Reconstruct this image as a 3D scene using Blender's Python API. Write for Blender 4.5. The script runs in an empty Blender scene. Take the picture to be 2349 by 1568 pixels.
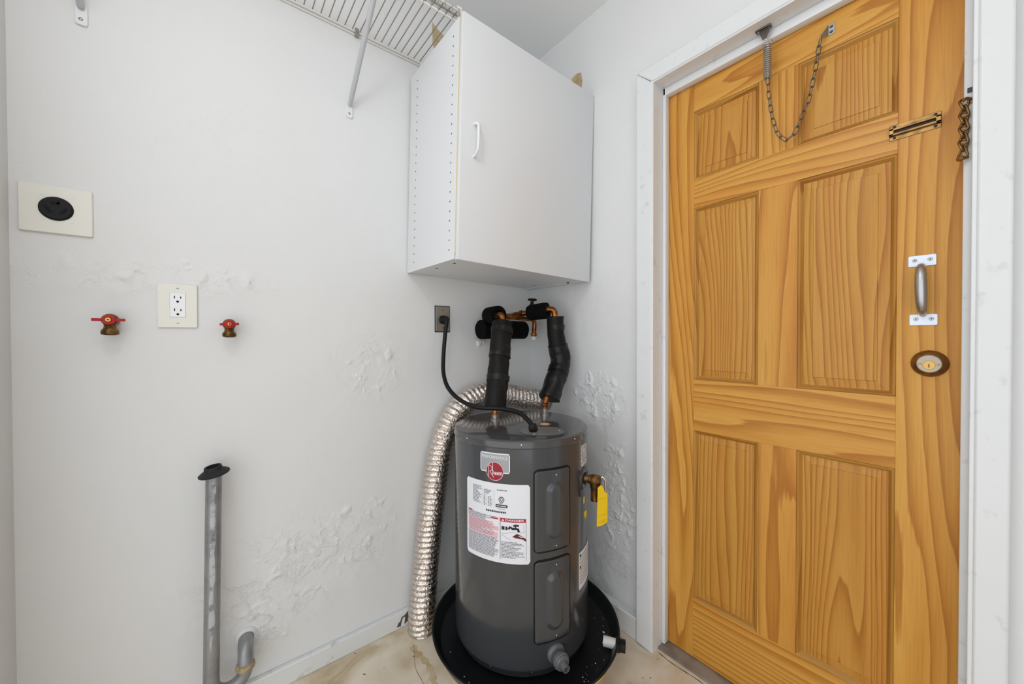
import bpy, bmesh, math, random
from mathutils import Vector, Matrix, noise
random.seed(7)
S = bpy.context.scene
COL = S.collection
R = math.radians
PI = math.pi

# ------------------------------------------------------------------ camera
CAM = Vector((-1.281, -1.451, 1.15))
yaw, pitch, roll = R(38.565), R(-0.633), R(-0.156)
fw = Vector((math.sin(yaw) * math.cos(pitch), math.cos(yaw) * math.cos(pitch), math.sin(pitch)))
rt = Vector((math.cos(yaw), -math.sin(yaw), 0))
up = rt.cross(fw)
r2 = rt * math.cos(roll) + up * math.sin(roll)
u2 = -rt * math.sin(roll) + up * math.cos(roll)
cd = bpy.data.cameras.new('camera'); cam = bpy.data.objects.new('camera', cd); COL.objects.link(cam)
cd.sensor_width = 36; cd.sensor_fit = 'HORIZONTAL'; cd.lens = 862 / 2349 * 36
cd.clip_start = 0.02
cam.matrix_world = Matrix(((r2.x, u2.x, -fw.x, CAM.x), (r2.y, u2.y, -fw.y, CAM.y), (r2.z, u2.z, -fw.z, CAM.z), (0, 0, 0, 1)))
S.camera = cam

# ------------------------------------------------------------------ light
wd = bpy.data.worlds.new('world'); S.world = wd; wd.use_nodes = True
bg = wd.node_tree.nodes['Background']; bg.inputs[0].default_value = (0.92, 0.96, 1.0, 1); bg.inputs[1].default_value = 1.5
pl_ = bpy.data.lights.new('ceiling_lamp_light', 'POINT'); pl_.energy = 6.5; pl_.color = (0.96, 0.98, 1.0); pl_.shadow_soft_size = 0.12
plo = bpy.data.objects.new('ceiling_lamp_light', pl_); COL.objects.link(plo); plo.location = (-1.45, -1.10, 2.22)
vs = S.view_settings
vs.view_transform = 'Standard'; vs.look = 'None'; vs.gamma = 1; vs.use_curve_mapping = False
vs.exposure = 0.24

# ------------------------------------------------------------------ materials
def s2l(c):
    return tuple(((x / 255) / 12.92 if x / 255 <= 0.04045 else ((x / 255 + 0.055) / 1.055) ** 2.4) for x in c) + (1,)
MATS = {}
def mat(name, col, rough=0.5, metal=0.0, col2=None, vscale=8, vlo=0.4, vhi=0.6, bump=0.0, bscale=60, bdist=0.002, stretch=(1, 1, 1), spec=None, coat=0.0):
    m = bpy.data.materials.new(name); m.use_nodes = True; MATS[name] = m
    nt = m.node_tree; N = nt.nodes; L = nt.links; b = N['Principled BSDF']
    b.inputs['Base Color'].default_value = s2l(col); b.inputs['Roughness'].default_value = rough; b.inputs['Metallic'].default_value = metal
    if spec is not None: b.inputs['Specular IOR Level'].default_value = spec
    if coat: b.inputs['Coat Weight'].default_value = coat; b.inputs['Coat Roughness'].default_value = 0.08
    if col2 or bump:
        tc = N.new('ShaderNodeTexCoord'); mp = N.new('ShaderNodeMapping'); mp.inputs['Scale'].default_value = stretch
        L.new(tc.outputs['Object'], mp.inputs[0])
    if col2:
        n = N.new('ShaderNodeTexNoise'); n.inputs['Scale'].default_value = vscale; n.inputs['Detail'].default_value = 5
        L.new(mp.outputs[0], n.inputs['Vector'])
        rp = N.new('ShaderNodeValToRGB'); rp.color_ramp.elements[0].position = vlo; rp.color_ramp.elements[1].position = vhi
        rp.color_ramp.elements[0].color = s2l(col); rp.color_ramp.elements[1].color = s2l(col2)
        L.new(n.outputs[0], rp.inputs[0]); L.new(rp.outputs[0], b.inputs['Base Color'])
    if bump:
        n = N.new('ShaderNodeTexNoise'); n.inputs['Scale'].default_value = bscale; n.inputs['Detail'].default_value = 4
        L.new(mp.outputs[0], n.inputs['Vector'])
        bp = N.new('ShaderNodeBump'); bp.inputs['Strength'].default_value = bump; bp.inputs['Distance'].default_value = bdist
        L.new(n.outputs[0], bp.inputs['Height']); L.new(bp.outputs[0], b.inputs['Normal'])
    return m

def wall_mat(name, col, axis, zones, dirt):
    """white painted plaster: fine tooth everywhere, trowel ridges and blisters inside soft-edged zones (centre, half sizes, amount)"""
    m = bpy.data.materials.new(name); m.use_nodes = True; MATS[name] = m
    nt = m.node_tree; N = nt.nodes; L = nt.links; b = N['Principled BSDF']
    b.inputs['Roughness'].default_value = 0.55; b.inputs['Specular IOR Level'].default_value = 0.3
    tc = N.new('ShaderNodeTexCoord'); P = tc.outputs['Object']
    def math_(op, a, c=None):
        n = N.new('ShaderNodeMath'); n.operation = op
        for i, v in enumerate((a, c)):
            if v is None: continue
            if hasattr(v, 'is_linked'): L.new(v, n.inputs[i])
            else: n.inputs[i].default_value = v
        return n.outputs[0]
    def noise_(sc, det=4, dist=0, src=P, ro=0.5):
        n = N.new('ShaderNodeTexNoise'); n.inputs['Scale'].default_value = sc; n.inputs['Detail'].default_value = det
        n.inputs['Distortion'].default_value = dist; n.inputs['Roughness'].default_value = ro; L.new(src, n.inputs['Vector']); return n.outputs[0]
    def ramp_(v, lo, hi, smooth=True):
        n = N.new('ShaderNodeMapRange'); n.interpolation_type = 'SMOOTHSTEP' if smooth else 'LINEAR'
        n.inputs['From Min'].default_value = lo; n.inputs['From Max'].default_value = hi; L.new(v, n.inputs['Value']); return n.outputs[0]
    total = None
    for c, hs, amt in zones:
        mp = N.new('ShaderNodeMapping'); mp.vector_type = 'TEXTURE'
        mp.inputs['Location'].default_value = c; mp.inputs['Scale'].default_value = hs; L.new(P, mp.inputs[0])
        ln = N.new('ShaderNodeVectorMath'); ln.operation = 'LENGTH'; L.new(mp.outputs[0], ln.inputs[0])
        v = math_('MULTIPLY', ramp_(ln.outputs['Value'], 1.0, 0.25), amt)
        total = v if total is None else math_('ADD', total, v)
    ridge = math_('ABSOLUTE', math_('SUBTRACT', noise_(6, 7, 0.35, ro=0.62), 0.5))
    ridge = ramp_(ridge, 0.0, 0.022)
    lump = noise_(13, 6, 0.3, ro=0.58)
    rough_h = math_('MULTIPLY', math_('ADD', math_('MULTIPLY', ridge, 0.35), math_('MULTIPLY', lump, 2.2)), total)
    soft = math_('MULTIPLY', noise_(3.2, 3), 1.6)
    fine = math_('MULTIPLY', noise_(240, 2), 0.10)
    h = math_('ADD', math_('ADD', rough_h, soft), fine)
    bp = N.new('ShaderNodeBump'); bp.inputs['Strength'].default_value = 0.8; bp.inputs['Distance'].default_value = 0.006
    L.new(h, bp.inputs['Height']); L.new(bp.outputs[0], b.inputs['Normal'])
    # specks of dirt and scuffs
    speck = ramp_(noise_(70, 2), 0.77, 0.80)
    scuff = math_('MULTIPLY', ramp_(noise_(7, 6, 2.5, ro=0.7), 0.60, 0.78), math_('MINIMUM', total, 1.0))
    k = math_('ADD', math_('MULTIPLY', speck, 0.22), math_('MULTIPLY', scuff, dirt))
    mx = N.new('ShaderNodeMix'); mx.data_type = 'RGBA'; L.new(k, mx.inputs['Factor'])
    mx.inputs[6].default_value = s2l(col); mx.inputs[7].default_value = s2l((120, 118, 116)); L.new(mx.outputs[2], b.inputs['Base Color'])
    return m

def wood(name, along, tone=1.0, seed=0.0, AMP=9, FREQ=45):
    """oiled pine, grain running along the given axis (2 = z, 1 = y) of a board lying in the y-z plane"""
    m = bpy.data.materials.new(name); m.use_nodes = True; MATS[name] = m
    nt = m.node_tree; N = nt.nodes; L = nt.links; b = N['Principled BSDF']
    b.inputs['Roughness'].default_value = 0.4; b.inputs['Specular IOR Level'].default_value = 0.3; b.inputs['Coat Weight'].default_value = 0.05; b.inputs['Coat Roughness'].default_value = 0.2
    tc = N.new('ShaderNodeTexCoord'); oi = N.new('ShaderNodeObjectInfo')
    cb = N.new('ShaderNodeCombineXYZ')
    for i in range(3):
        mm = N.new('ShaderNodeMath'); mm.operation = 'MULTIPLY_ADD'; mm.inputs[1].default_value = (3.1, 7.7, 5.3)[i]; mm.inputs[2].default_value = seed + i
        L.new(oi.outputs['Random'], mm.inputs[0]); L.new(mm.outputs[0], cb.inputs[i])
    ad = N.new('ShaderNodeVectorMath'); ad.operation = 'ADD'; L.new(tc.outputs['Object'], ad.inputs[0]); L.new(cb.outputs[0], ad.inputs[1])
    def mapped(across, alongs):
        mp = N.new('ShaderNodeMapping'); sc = [across, across, across]; sc[along] = alongs; mp.inputs['Scale'].default_value = sc
        L.new(ad.outputs[0], mp.inputs[0]); return mp.outputs[0]
    # growth rings: contour lines of a long smooth noise field give straight grain and cathedrals
    n1 = N.new('ShaderNodeTexNoise'); n1.inputs['Scale'].default_value = 1.0; n1.inputs['Detail'].default_value = 1.2; n1.inputs['Roughness'].default_value = 0.35
    n1.inputs['Distortion'].default_value = 0.25; L.new(mapped(7.0, 0.75), n1.inputs['Vector'])
    mul = N.new('ShaderNodeMath'); mul.operation = 'MULTIPLY'; mul.inputs[1].default_value = AMP; L.new(n1.outputs[0], mul.inputs[0])
    n2 = N.new('ShaderNodeTexNoise'); n2.inputs['Scale'].default_value = 1.0; n2.inputs['Detail'].default_value = 3; L.new(mapped(60, 3), n2.inputs['Vector'])
    ad2 = N.new('ShaderNodeMath'); ad2.operation = 'MULTIPLY_ADD'; ad2.inputs[1].default_value = 0.35; L.new(n2.outputs[0], ad2.inputs[0]); sx = N.new('ShaderNodeSeparateXYZ'); L.new(ad.outputs[0], sx.inputs[0])
    lin = N.new('ShaderNodeMath'); lin.operation = 'MULTIPLY_ADD'; lin.inputs[1].default_value = FREQ; L.new(sx.outputs[1 if along == 2 else 2], lin.inputs[0]); L.new(mul.outputs[0], lin.inputs[2]); L.new(lin.outputs[0], ad2.inputs[2])
    fr = N.new('ShaderNodeMath'); fr.operation = 'FRACT'; L.new(ad2.outputs[0], fr.inputs[0])
    rp = N.new('ShaderNodeValToRGB'); cr = rp.color_ramp
    def t(c): return s2l(tuple(min(255, x * tone) for x in c))
    cr.elements[0].position = 0.0; cr.elements[0].color = t((221, 165, 77))
    cr.elements[1].position = 1.0; cr.elements[1].color = t((214, 156, 70))
    for pos, c in ((0.45, (216, 158, 70)), (0.74, (204, 143, 57)), (0.88, (190, 127, 48)), (0.955, (186, 123, 45))):
        e = cr.elements.new(pos); e.color = t(c)
    L.new(fr.outputs[0], rp.inputs[0])
    # broad warm streaks and fine pores
    n3 = N.new('ShaderNodeTexNoise'); n3.inputs['Scale'].default_value = 1; n3.inputs['Detail'].default_value = 2; L.new(mapped(16, 0.9), n3.inputs['Vector'])
    r3 = N.new('ShaderNodeMapRange'); r3.inputs['From Min'].default_value = 0.35; r3.inputs['From Max'].default_value = 0.75; r3.inputs['To Max'].default_value = 0.55; L.new(n3.outputs[0], r3.inputs[0])
    mx = N.new('ShaderNodeMix'); mx.data_type = 'RGBA'; mx.blend_type = 'MULTIPLY'; L.new(r3.outputs[0], mx.inputs['Factor']); L.new(rp.outputs[0], mx.inputs[6]); mx.inputs[7].default_value = s2l((238, 206, 166))
    n4 = N.new('ShaderNodeTexNoise'); n4.inputs['Scale'].default_value = 1; n4.inputs['Detail'].default_value = 2; L.new(mapped(300, 9), n4.inputs['Vector'])
    r4 = N.new('ShaderNodeMapRange'); r4.inputs['From Min'].default_value = 0.45; r4.inputs['From Max'].default_value = 0.75; r4.inputs['To Max'].default_value = 0.3; L.new(n4.outputs[0], r4.inputs[0])
    mx2 = N.new('ShaderNodeMix'); mx2.data_type = 'RGBA'; mx2.blend_type = 'MULTIPLY'; L.new(r4.outputs[0], mx2.inputs['Factor']); L.new(mx.outputs[2], mx2.inputs[6]); mx2.inputs[7].default_value = s2l((214, 178, 130))
    L.new(mx2.outputs[2], b.inputs['Base Color'])
    bp = N.new('ShaderNodeBump'); bp.inputs['Strength'].default_value = 0.12; bp.inputs['Distance'].default_value = 0.001; L.new(n4.outputs[0], bp.inputs['Height']); L.new(bp.outputs[0], b.inputs['Normal'])
    return m

wall_mat('back_plaster', (226, 226, 226), 0, [((-1.45, 0, 1.31), (0.45, 0.3, 0.07), 0.35), ((-1.05, 0, 0.36), (0.5, 0.3, 0.26), 0.6), ((-0.8, 0, 1.05), (0.25, 0.3, 0.2), 0.4), ((-1.2, 0, 0.2), (0.16, 0.3, 0.14), 0.5), ((-0.75, 0, 1.33), (0.5, 0.3, 0.06), 0.15), ((-1.25, 0, 1.75), (0.3, 0.3, 0.3), 0.15)], 0.12)
wall_mat('right_plaster', (226, 226, 226), 1, [((0, -0.45, 0.86), (0.3, 0.20, 0.17), 0.75), ((0, -0.5, 0.42), (0.3, 0.25, 0.40), 0.4), ((0, -0.5, 0.12), (0.3, 0.3, 0.18), 0.6), ((0, -0.35, 1.25), (0.3, 0.3, 0.35), 0.25)], 0.3)
wall_mat('side_plaster', (222, 222, 221), 1, [((-1.65, -0.3, 1.3), (0.3, 0.3, 0.2), 0.3)], 0.1)
mat('ceiling_paint', (240, 241, 240), 0.7, bump=0.25, bscale=90, bdist=0.002)
mat('trim_paint', (226, 227, 228), 0.38, col2=(206, 207, 208), vscale=26, vlo=0.62, vhi=0.75, bump=0.35, bscale=22, bdist=0.003)
mat('baseboard_paint', (224, 225, 225), 0.4, col2=(176, 175, 172), vscale=18, vlo=0.6, vhi=0.75, bump=0.5, bscale=18, bdist=0.004)
mat('chip_dark', (58, 50, 42), 0.8)
mat('gap_grey', (84, 80, 76), 0.9)
mat('bare_plaster', (196, 176, 140), 0.9, col2=(178, 156, 118), vscale=30)
mat('cabinet_white', (222, 223, 225), 0.32, bump=0.05, bscale=8, bdist=0.004)
mat('cabinet_cream', (222, 204, 164), 0.5)
mat('plastic_white', (228, 229, 232), 0.3)
mat('plastic_ivory', (232, 230, 221), 0.35)
mat('outlet_white', (240, 242, 244), 0.3)
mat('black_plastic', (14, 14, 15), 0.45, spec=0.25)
mat('black_void', (8, 8, 8), 0.9)
mat('wire_coat_shaded', (150, 142, 132), 0.4)  # white wire coating with its underside shade put into the colour
mat('wire_white', (230, 227, 220), 0.4)
mat('brace_white', (188, 189, 192), 0.35)
mat('brass_dull', (128, 96, 52), 0.38, 0.85, col2=(88, 62, 34), vscale=60)
mat('brass_bright', (190, 150, 84), 0.25, 0.95)
mat('brass_antique', (150, 116, 72), 0.34, 0.9, col2=(112, 84, 50), vscale=45, vlo=0.42, vhi=0.65)
mat('copper', (176, 112, 56), 0.3, 0.9, col2=(112, 66, 34), vscale=45, bump=0.1, bscale=80)
mat('handle_red', (168, 10, 20), 0.4, spec=0.35)
mat('galvanised', (160, 161, 163), 0.45, 0.6, col2=(142, 143, 146), vscale=20, vlo=0.4, vhi=0.65)
mat('paint_residue', (186, 188, 192), 0.6, 0.2, col2=(110, 112, 116), vscale=45, vlo=0.45, vhi=0.7, bump=0.5, bscale=50)
mat('chrome', (205, 206, 208), 0.16, 1.0)
mat('steel_satin', (176, 174, 172), 0.32, 1.0)
mat('steel_dark', (112, 108, 102), 0.34, 1.0)
mat('nickel_white', (226, 234, 246), 0.42, 0.25)
mat('lock_face', (176, 166, 154), 0.45, 0.5)
mat('plate_steel', (150, 147, 138), 0.4, 0.6)
mat('tape_wrap', (176, 158, 118), 0.7, col2=(120, 104, 72), vscale=40)
mat('gasket_rubber', (34, 35, 37), 0.6, spec=0.3)
mat('foam_black', (11, 9, 8), 0.55, spec=0.25, col2=(17, 14, 12), vscale=14, bump=0.4, bscale=40, bdist=0.003)
mat('foam_black_dull', (8, 7, 7), 0.9, spec=0.15, bump=0.2, bscale=120)
mat('tape_black', (12, 10, 9), 0.38, spec=0.35, bump=0.3, bscale=35, bdist=0.003)
mat('heater_grey', (64, 66, 69), 0.2, 0.0, bump=0.03, bscale=9, bdist=0.003, coat=0.25)
mat('heater_lid', (70, 70, 71), 0.16, 0.0, bump=0.04, bscale=7, bdist=0.003, coat=0.3)
mat('cover_grey', (112, 110, 107), 0.35)
mat('grey_plastic', (96, 99, 101), 0.4)
mat('label_white', (226, 226, 231), 0.4)
mat('label_silver', (158, 160, 163), 0.4, 0.15)
mat('label_red', (150, 8, 36), 0.4)
mat('print_pink', (226, 178, 188), 0.5)
mat('print_grey', (120, 122, 130), 0.5)
mat('print_mid', (168, 170, 177), 0.5)
mat('print_black', (30, 32, 40), 0.5)
mat('print_red', (176, 26, 54), 0.5)
mat('print_skin', (96, 28, 34), 0.5)
mat('label_light', (205, 205, 205), 0.45, col2=(160, 160, 160), vscale=120, vlo=0.45, vhi=0.55)
mat('tag_yellow', (236, 196, 8), 0.45)
mat('tag_print', (170, 138, 10), 0.5)
mat('rust_ring', (176, 110, 72), 0.7, col2=(120, 62, 34), vscale=50)
mat('insulation_tan', (204, 178, 148), 0.9)
mat('pan_black', (22, 23, 25), 0.36, bump=0.1, bscale=140, bdist=0.001)
mat('pvc_white', (222, 220, 214), 0.35)
mat('flake_white', (220, 220, 216), 0.8)
mat('stand_beige', (196, 182, 160), 0.8, bump=0.3)
mat('duct_foil', (226, 216, 208), 0.2, 1.0, bump=0.9, bscale=95, bdist=0.006)
mat('cord_black', (13, 13, 14), 0.45, spec=0.3)
mat('sill_stone', (150, 138, 124), 0.7, col2=(122, 110, 98), vscale=14, bump=0.3, bscale=40)
mat('strike_dark', (66, 64, 62), 0.5, 0.4)
wood('pine_vertical', 2, 0.97, 0.0, 10, 22)
wood('pine_horizontal', 1, 0.97, 4.0, 9, 35)
wood('pine_panel', 2, 0.92, 9.0, 13, 58)
wood('pine_edge_v', 2, 0.84, 2.0)
wood('pine_edge_h', 1, 0.84, 6.0)

def floor_mat():
    m = bpy.data.materials.new('floor_concrete'); m.use_nodes = True; MATS['floor_concrete'] = m
    nt = m.node_tree; N = nt.nodes; L = nt.links; b = N['Principled BSDF']; b.inputs['Roughness'].default_value = 0.55
    tc = N.new('ShaderNodeTexCoord')
    def nz(sc, d, w=0):
        n = N.new('ShaderNodeTexNoise'); n.inputs['Scale'].default_value = sc; n.inputs['Detail'].default_value = d; n.inputs['Distortion'].default_value = w; L.new(tc.outputs['Object'], n.inputs['Vector']); return n.outputs[0]
    rp = N.new('ShaderNodeValToRGB'); cr = rp.color_ramp
    cr.elements[0].position = 0.36; cr.elements[0].color = s2l((186, 166, 132)); cr.elements[1].position = 0.62; cr.elements[1].color = s2l((230, 219, 202))
    e = cr.elements.new(0.45); e.color = s2l((212, 196, 170)); e = cr.elements.new(0.53); e.color = s2l((222, 209, 188))
    L.new(nz(5.5, 7, 0.6), rp.inputs[0])
    sp = N.new('ShaderNodeMapRange'); sp.inputs['From Min'].default_value = 0.70; sp.inputs['From Max'].default_value = 0.74; L.new(nz(55, 2), sp.inputs[0])
    mx = N.new('ShaderNodeMix'); mx.data_type = 'RGBA'; L.new(sp.outputs[0], mx.inputs['Factor']); L.new(rp.outputs[0], mx.inputs[6]); mx.inputs[7].default_value = s2l((116, 88, 62)); L.new(mx.outputs[2], b.inputs['Base Color'])
    bp = N.new('ShaderNodeBump'); bp.inputs['Strength'].default_value = 0.4; bp.inputs['Distance'].default_value = 0.004; L.new(nz(9, 6), bp.inputs['Height']); L.new(bp.outputs[0], b.inputs['Normal'])
floor_mat()
mat('floor_crack', (168, 146, 114), 0.8)
mat('floor_worn', (190, 168, 126), 0.6, col2=(206, 188, 154), vscale=20)

# ------------------------------------------------------------------ mesh helpers
def new(): return bmesh.new()
def box(bm, a, b, bev=0.0, M=None):
    x0, y0, z0 = a; x1, y1, z1 = b
    vs_ = [bm.verts.new(p) for p in ((x0, y0, z0), (x1, y0, z0), (x1, y1, z0), (x0, y1, z0), (x0, y0, z1), (x1, y0, z1), (x1, y1, z1), (x0, y1, z1))]
    fs = [bm.faces.new([vs_[i] for i in f]) for f in ((0, 3, 2, 1), (4, 5, 6, 7), (0, 1, 5, 4), (1, 2, 6, 5), (2, 3, 7, 6), (3, 0, 4, 7))]
    if bev:
        es = list({e for f in fs for e in f.edges})
        r = bmesh.ops.bevel(bm, geom=es, offset=bev, segments=2, affect='EDGES', profile=0.5)
        vs_ = list({v for f in r['faces'] for v in f.verts} | {v for v in vs_ if v.is_valid})
    if M is not None:
        for v in vs_: v.co = M @ v.co
    return bm
def frame(d, hint=Vector((0, 0, 1))):
    d = d.normalized()
    if abs(d.dot(hint)) > 0.95: hint = Vector((1, 0, 0)) if abs(d.x) < 0.9 else Vector((0, 1, 0))
    a = d.cross(hint).normalized(); return a, a.cross(d).normalized()
def tube(bm, pts, r, seg=12, caps=True, closed=False, inner=None):
    pts = [Vector(p) for p in pts]; n = len(pts)
    rs = r if isinstance(r, (list, tuple)) else [r] * n
    tang = []
    for i in range(n):
        if closed: t = pts[(i + 1) % n] - pts[i - 1]
        else: t = pts[min(i + 1, n - 1)] - pts[max(i - 1, 0)]
        tang.append(t.normalized())
    a, b = frame(tang[0]); rings = []
    for i in range(n):
        a = (a - tang[i] * a.dot(tang[i])).normalized(); b = a.cross(tang[i])
        rings.append([bm.verts.new(pts[i] + (a * math.cos(2 * PI * k / seg) + b * math.sin(2 * PI * k / seg)) * rs[i]) for k in range(seg)])
    m = n if closed else n - 1
    for i in range(m):
        p, q = rings[i], rings[(i + 1) % n]
        for k in range(seg): bm.faces.new((p[k], p[(k + 1) % seg], q[(k + 1) % seg], q[k]))
    if caps and not closed:
        bm.faces.new(list(reversed(rings[0]))); bm.faces.new(rings[-1])
    return bm
def spline(pts, n=8):
    pts = [Vector(p) for p in pts]; out = []
    for i in range(len(pts) - 1):
        p0 = pts[max(i - 1, 0)]; p1 = pts[i]; p2 = pts[i + 1]; p3 = pts[min(i + 2, len(pts) - 1)]
        for k in range(n):
            t = k / n
            out.append(0.5 * ((2 * p1) + (p2 - p0) * t + (2 * p0 - 5 * p1 + 4 * p2 - p3) * t * t + (3 * p1 - p0 - 3 * p2 + p3) * t ** 3))
    out.append(pts[-1]); return out
def lathe(bm, prof, M=None, seg=32):
    """profile of (radius, height) about local z; M places it"""
    M = M or Matrix(); rings = []
    for r, z in prof:
        if r < 1e-6: rings.append([bm.verts.new(M @ Vector((0, 0, z)))])
        else: rings.append([bm.verts.new(M @ Vector((r * math.cos(2 * PI * k / seg), r * math.sin(2 * PI * k / seg), z))) for k in range(seg)])
    for p, q in zip(rings, rings[1:]):
        for k in range(seg):
            k2 = (k + 1) % seg
            if len(p) == 1 and len(q) == 1: continue
            if len(p) == 1: bm.faces.new((p[0], q[k2], q[k]))
            elif len(q) == 1: bm.faces.new((p[k], p[k2], q[0]))
            else: bm.faces.new((p[k], p[k2], q[k2], q[k]))
    return bm
def place(o, d, hint=Vector((0, 0, 1))):
    """matrix taking local z to direction d at o"""
    d = Vector(d).normalized(); a, b = frame(d, hint)
    M = Matrix((a, b, d)).transposed().to_4x4(); M.translation = Vector(o); return M
def prism(bm, poly, M, depth):
    """closed 2-d outline (x, y) extruded along local z by depth"""
    lo = [bm.verts.new(M @ Vector((x, y, 0))) for x, y in poly]; hi = [bm.verts.new(M @ Vector((x, y, depth))) for x, y in poly]
    n = len(poly)
    bm.faces.new(list(reversed(lo))); bm.faces.new(hi)
    for i in range(n): bm.faces.new((lo[i], lo[(i + 1) % n], hi[(i + 1) % n], hi[i]))
    return bm
def rrect(w, h, r, n=5):
    out = []
    for cx, cy, a0 in ((w / 2 - r, h / 2 - r, 0), (-w / 2 + r, h / 2 - r, 90), (-w / 2 + r, -h / 2 + r, 180), (w / 2 - r, -h / 2 + r, 270)):
        for k in range(n + 1): a = R(a0 + 90 * k / n); out.append((cx + r * math.cos(a), cy + r * math.sin(a)))
    return out
def obj(name, bm, m, parent=None, origin=None, smooth=40, bw=0.0):
    me = bpy.data.meshes.new(name)
    if origin is not None:
        for v in bm.verts: v.co -= Vector(origin)
    bmesh.ops.recalc_face_normals(bm, faces=bm.faces[:])
    bm.to_mesh(me); bm.free()
    o = bpy.data.objects.new(name, me); COL.objects.link(o)
    me.materials.append(MATS[m])
    if smooth:
        me.shade_smooth(); me.set_sharp_from_angle(angle=R(smooth))
    if origin is not None: o.location = origin
    if parent is not None:
        o.parent = parent
        if not parent.get('_local'): o.location = Vector(o.location) - Vector(wloc(parent))
    if bw:
        md = o.modifiers.new('bevel', 'BEVEL'); md.width = bw; md.segments = 2; md.limit_method = 'ANGLE'; md.angle_limit = R(50)
    return o
def wloc(o):
    l = Vector(o.location)
    while o.parent: o = o.parent; l += Vector(o.location)
    return l
def tag(o, label, cat, group=None):
    o['label'] = label; o['category'] = cat
    if group: o['group'] = group
    return o
def thing(name, label, cat, loc, group=None):
    o = bpy.data.objects.new(name, None); COL.objects.link(o); o.location = loc; o.empty_display_size = 0.05
    return tag(o, label, cat, group)
def struct(name, bm, m, label=None, **k):
    o = obj(name, bm, m, **k); o['kind'] = 'structure'
    if label: o['label'] = label
    return o

# ------------------------------------------------------------------ room
CZ = 2.53; XL = -1.658; YB = -2.6
bm = new(); box(bm, (-3.4, YB, -0.05), (0.2, 0.1, 0)); floor = struct('floor', bm, 'floor_concrete', 'beige painted concrete floor with worn patches', smooth=0)
bm = new(); box(bm, (-3.4, YB, CZ), (0.2, 0.1, CZ + 0.05)); struct('ceiling', bm, 'ceiling_paint', 'plain light grey painted ceiling', smooth=0)
bm = new(); box(bm, (-2.3, 0, 0), (0.2, 0.1, CZ)); wall_back = struct('wall_back', bm, 'back_plaster', 'rough white plaster wall carrying the shelf and outlets', smooth=0)
bm = new(); box(bm, (XL - 0.12, -0.30, 0), (XL, 0, CZ)); struct('wall_left', bm, 'side_plaster', 'white plaster wall at the left edge', smooth=0)
bm = new(); box(bm, (-1.25, YB, 0), (0.2, YB + 0.1, CZ)); struct('wall_light_block', bm, 'side_plaster', 'added white wall behind the viewer that shapes the light', smooth=0)  # unseen wall, added and cut short to steer the light
# right wall with door opening
DY0, DY1, DZ = -0.725, -1.425, 2.036       # clear door leaf
OY0, OY1, OZ = -0.70, -1.445, 2.07
bm = new()
box(bm, (0, OY0, 0), (0.15, 0, CZ)); box(bm, (0, YB, 0), (0.15, OY1, CZ)); box(bm, (0, OY1, OZ), (0.15, OY0, CZ))
wall_right = struct('wall_right', bm, 'right_plaster', 'white plaster wall around the door, peeling near the heater', smooth=0)

def chip(name, pts, M, m, parent, depth=0.0006):
    bm = new(); prism(bm, pts, M, depth); return obj(name, bm, m, parent, smooth=0)
XR = Matrix(((0, 0, -1, 0), (1, 0, 0, 0), (0, 1, 0, 0), (0, 0, 0, 1)))     # (y, z) outline on the right wall
YBk = Matrix(((1, 0, 0, 0), (0, 0, -1, 0), (0, 1, 0, 0), (0, 0, 0, 1)))    # (x, z) outline on the back wall
chip('bare_patch', [(-0.281, 2.318), (-0.296, 2.324), (-0.3126, 2.3255), (-0.338, 2.318), (-0.3454, 2.278), (-0.3404, 2.24), (-0.31, 2.25)], XR, 'bare_plaster', wall_right)
chip('bare_patch', [(-0.548, 2.475), (-0.530, 2.462), (-0.500, 2.447), (-0.465, 2.44), (-0.460, 2.36), (-0.515, 2.33), (-0.546, 2.38)], YBk, 'bare_plaster', wall_back)
for cxx, czz, rr_ in ((-0.318, 1.128, 0.017), (-0.300, 1.133, 0.012), (-0.150, 1.138, 0.011), (-0.170, 1.136, 0.009)):
    bm = new(); lathe(bm, [(rr_, 0.0), (rr_ * 0.92, rr_ * 0.35), (rr_ * 0.6, rr_ * 0.65), (0, rr_ * 0.75)], place((cxx, 0, czz), (0, -1, 0)), 16)
    for v in bm.verts: v.co += noise.noise_vector(v.co * 60) * 0.004
    obj('caulk_lump', bm, 'trim_paint', wall_back)
def relief(name, o, ua, va, na, w, h, amp, sd, thr, m, parent, rot=0.0):
    """sheet of loose plaster: ridged lumps standing up to amp off the wall, sunk into it at the rim"""
    bm = new(); nu, nv = int(w / 0.0042), int(h / 0.0042); g = []
    for j in range(nv + 1):
        row = []
        for i in range(nu + 1):
            a, b = (i / nu - 0.5) * 2, (j / nv - 0.5) * 2; e = max(0.0, 1 - (a * a + b * b)); e = min(1, e * 1.6)
            p = Vector((a * w * 6, b * h * 6, sd))
            n1 = noise.fractal(p * 2.2, 0.9, 2.1, 5); rid = 1 - min(1, abs(noise.fractal(p * 1.4 + Vector((4, 1, 2)), 1.0, 2.0, 4)) * 5)
            hh = amp * (max(0, n1 - thr) * 1.3 + 0.55 * max(0, rid - 0.35)) * e - 0.0006 * (1 - min(1, max(0, n1 - thr + 0.25) * 4) * e)
            u_, v_ = a * w / 2, b * h / 2; u2_, v2_ = u_ * math.cos(rot) - v_ * math.sin(rot), u_ * math.sin(rot) + v_ * math.cos(rot)
            row.append(bm.verts.new(Vector(o) + ua * u2_ + va * v2_ + na * hh))
        g.append(row)
    for j in range(nv):
        for i in range(nu): bm.faces.new((g[j][i], g[j][i + 1], g[j + 1][i + 1], g[j + 1][i]))
    return obj(name, bm, m, parent, smooth=25)
UX, UY, UZ = Vector((1, 0, 0)), Vector((0, 1, 0)), Vector((0, 0, 1))
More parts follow.
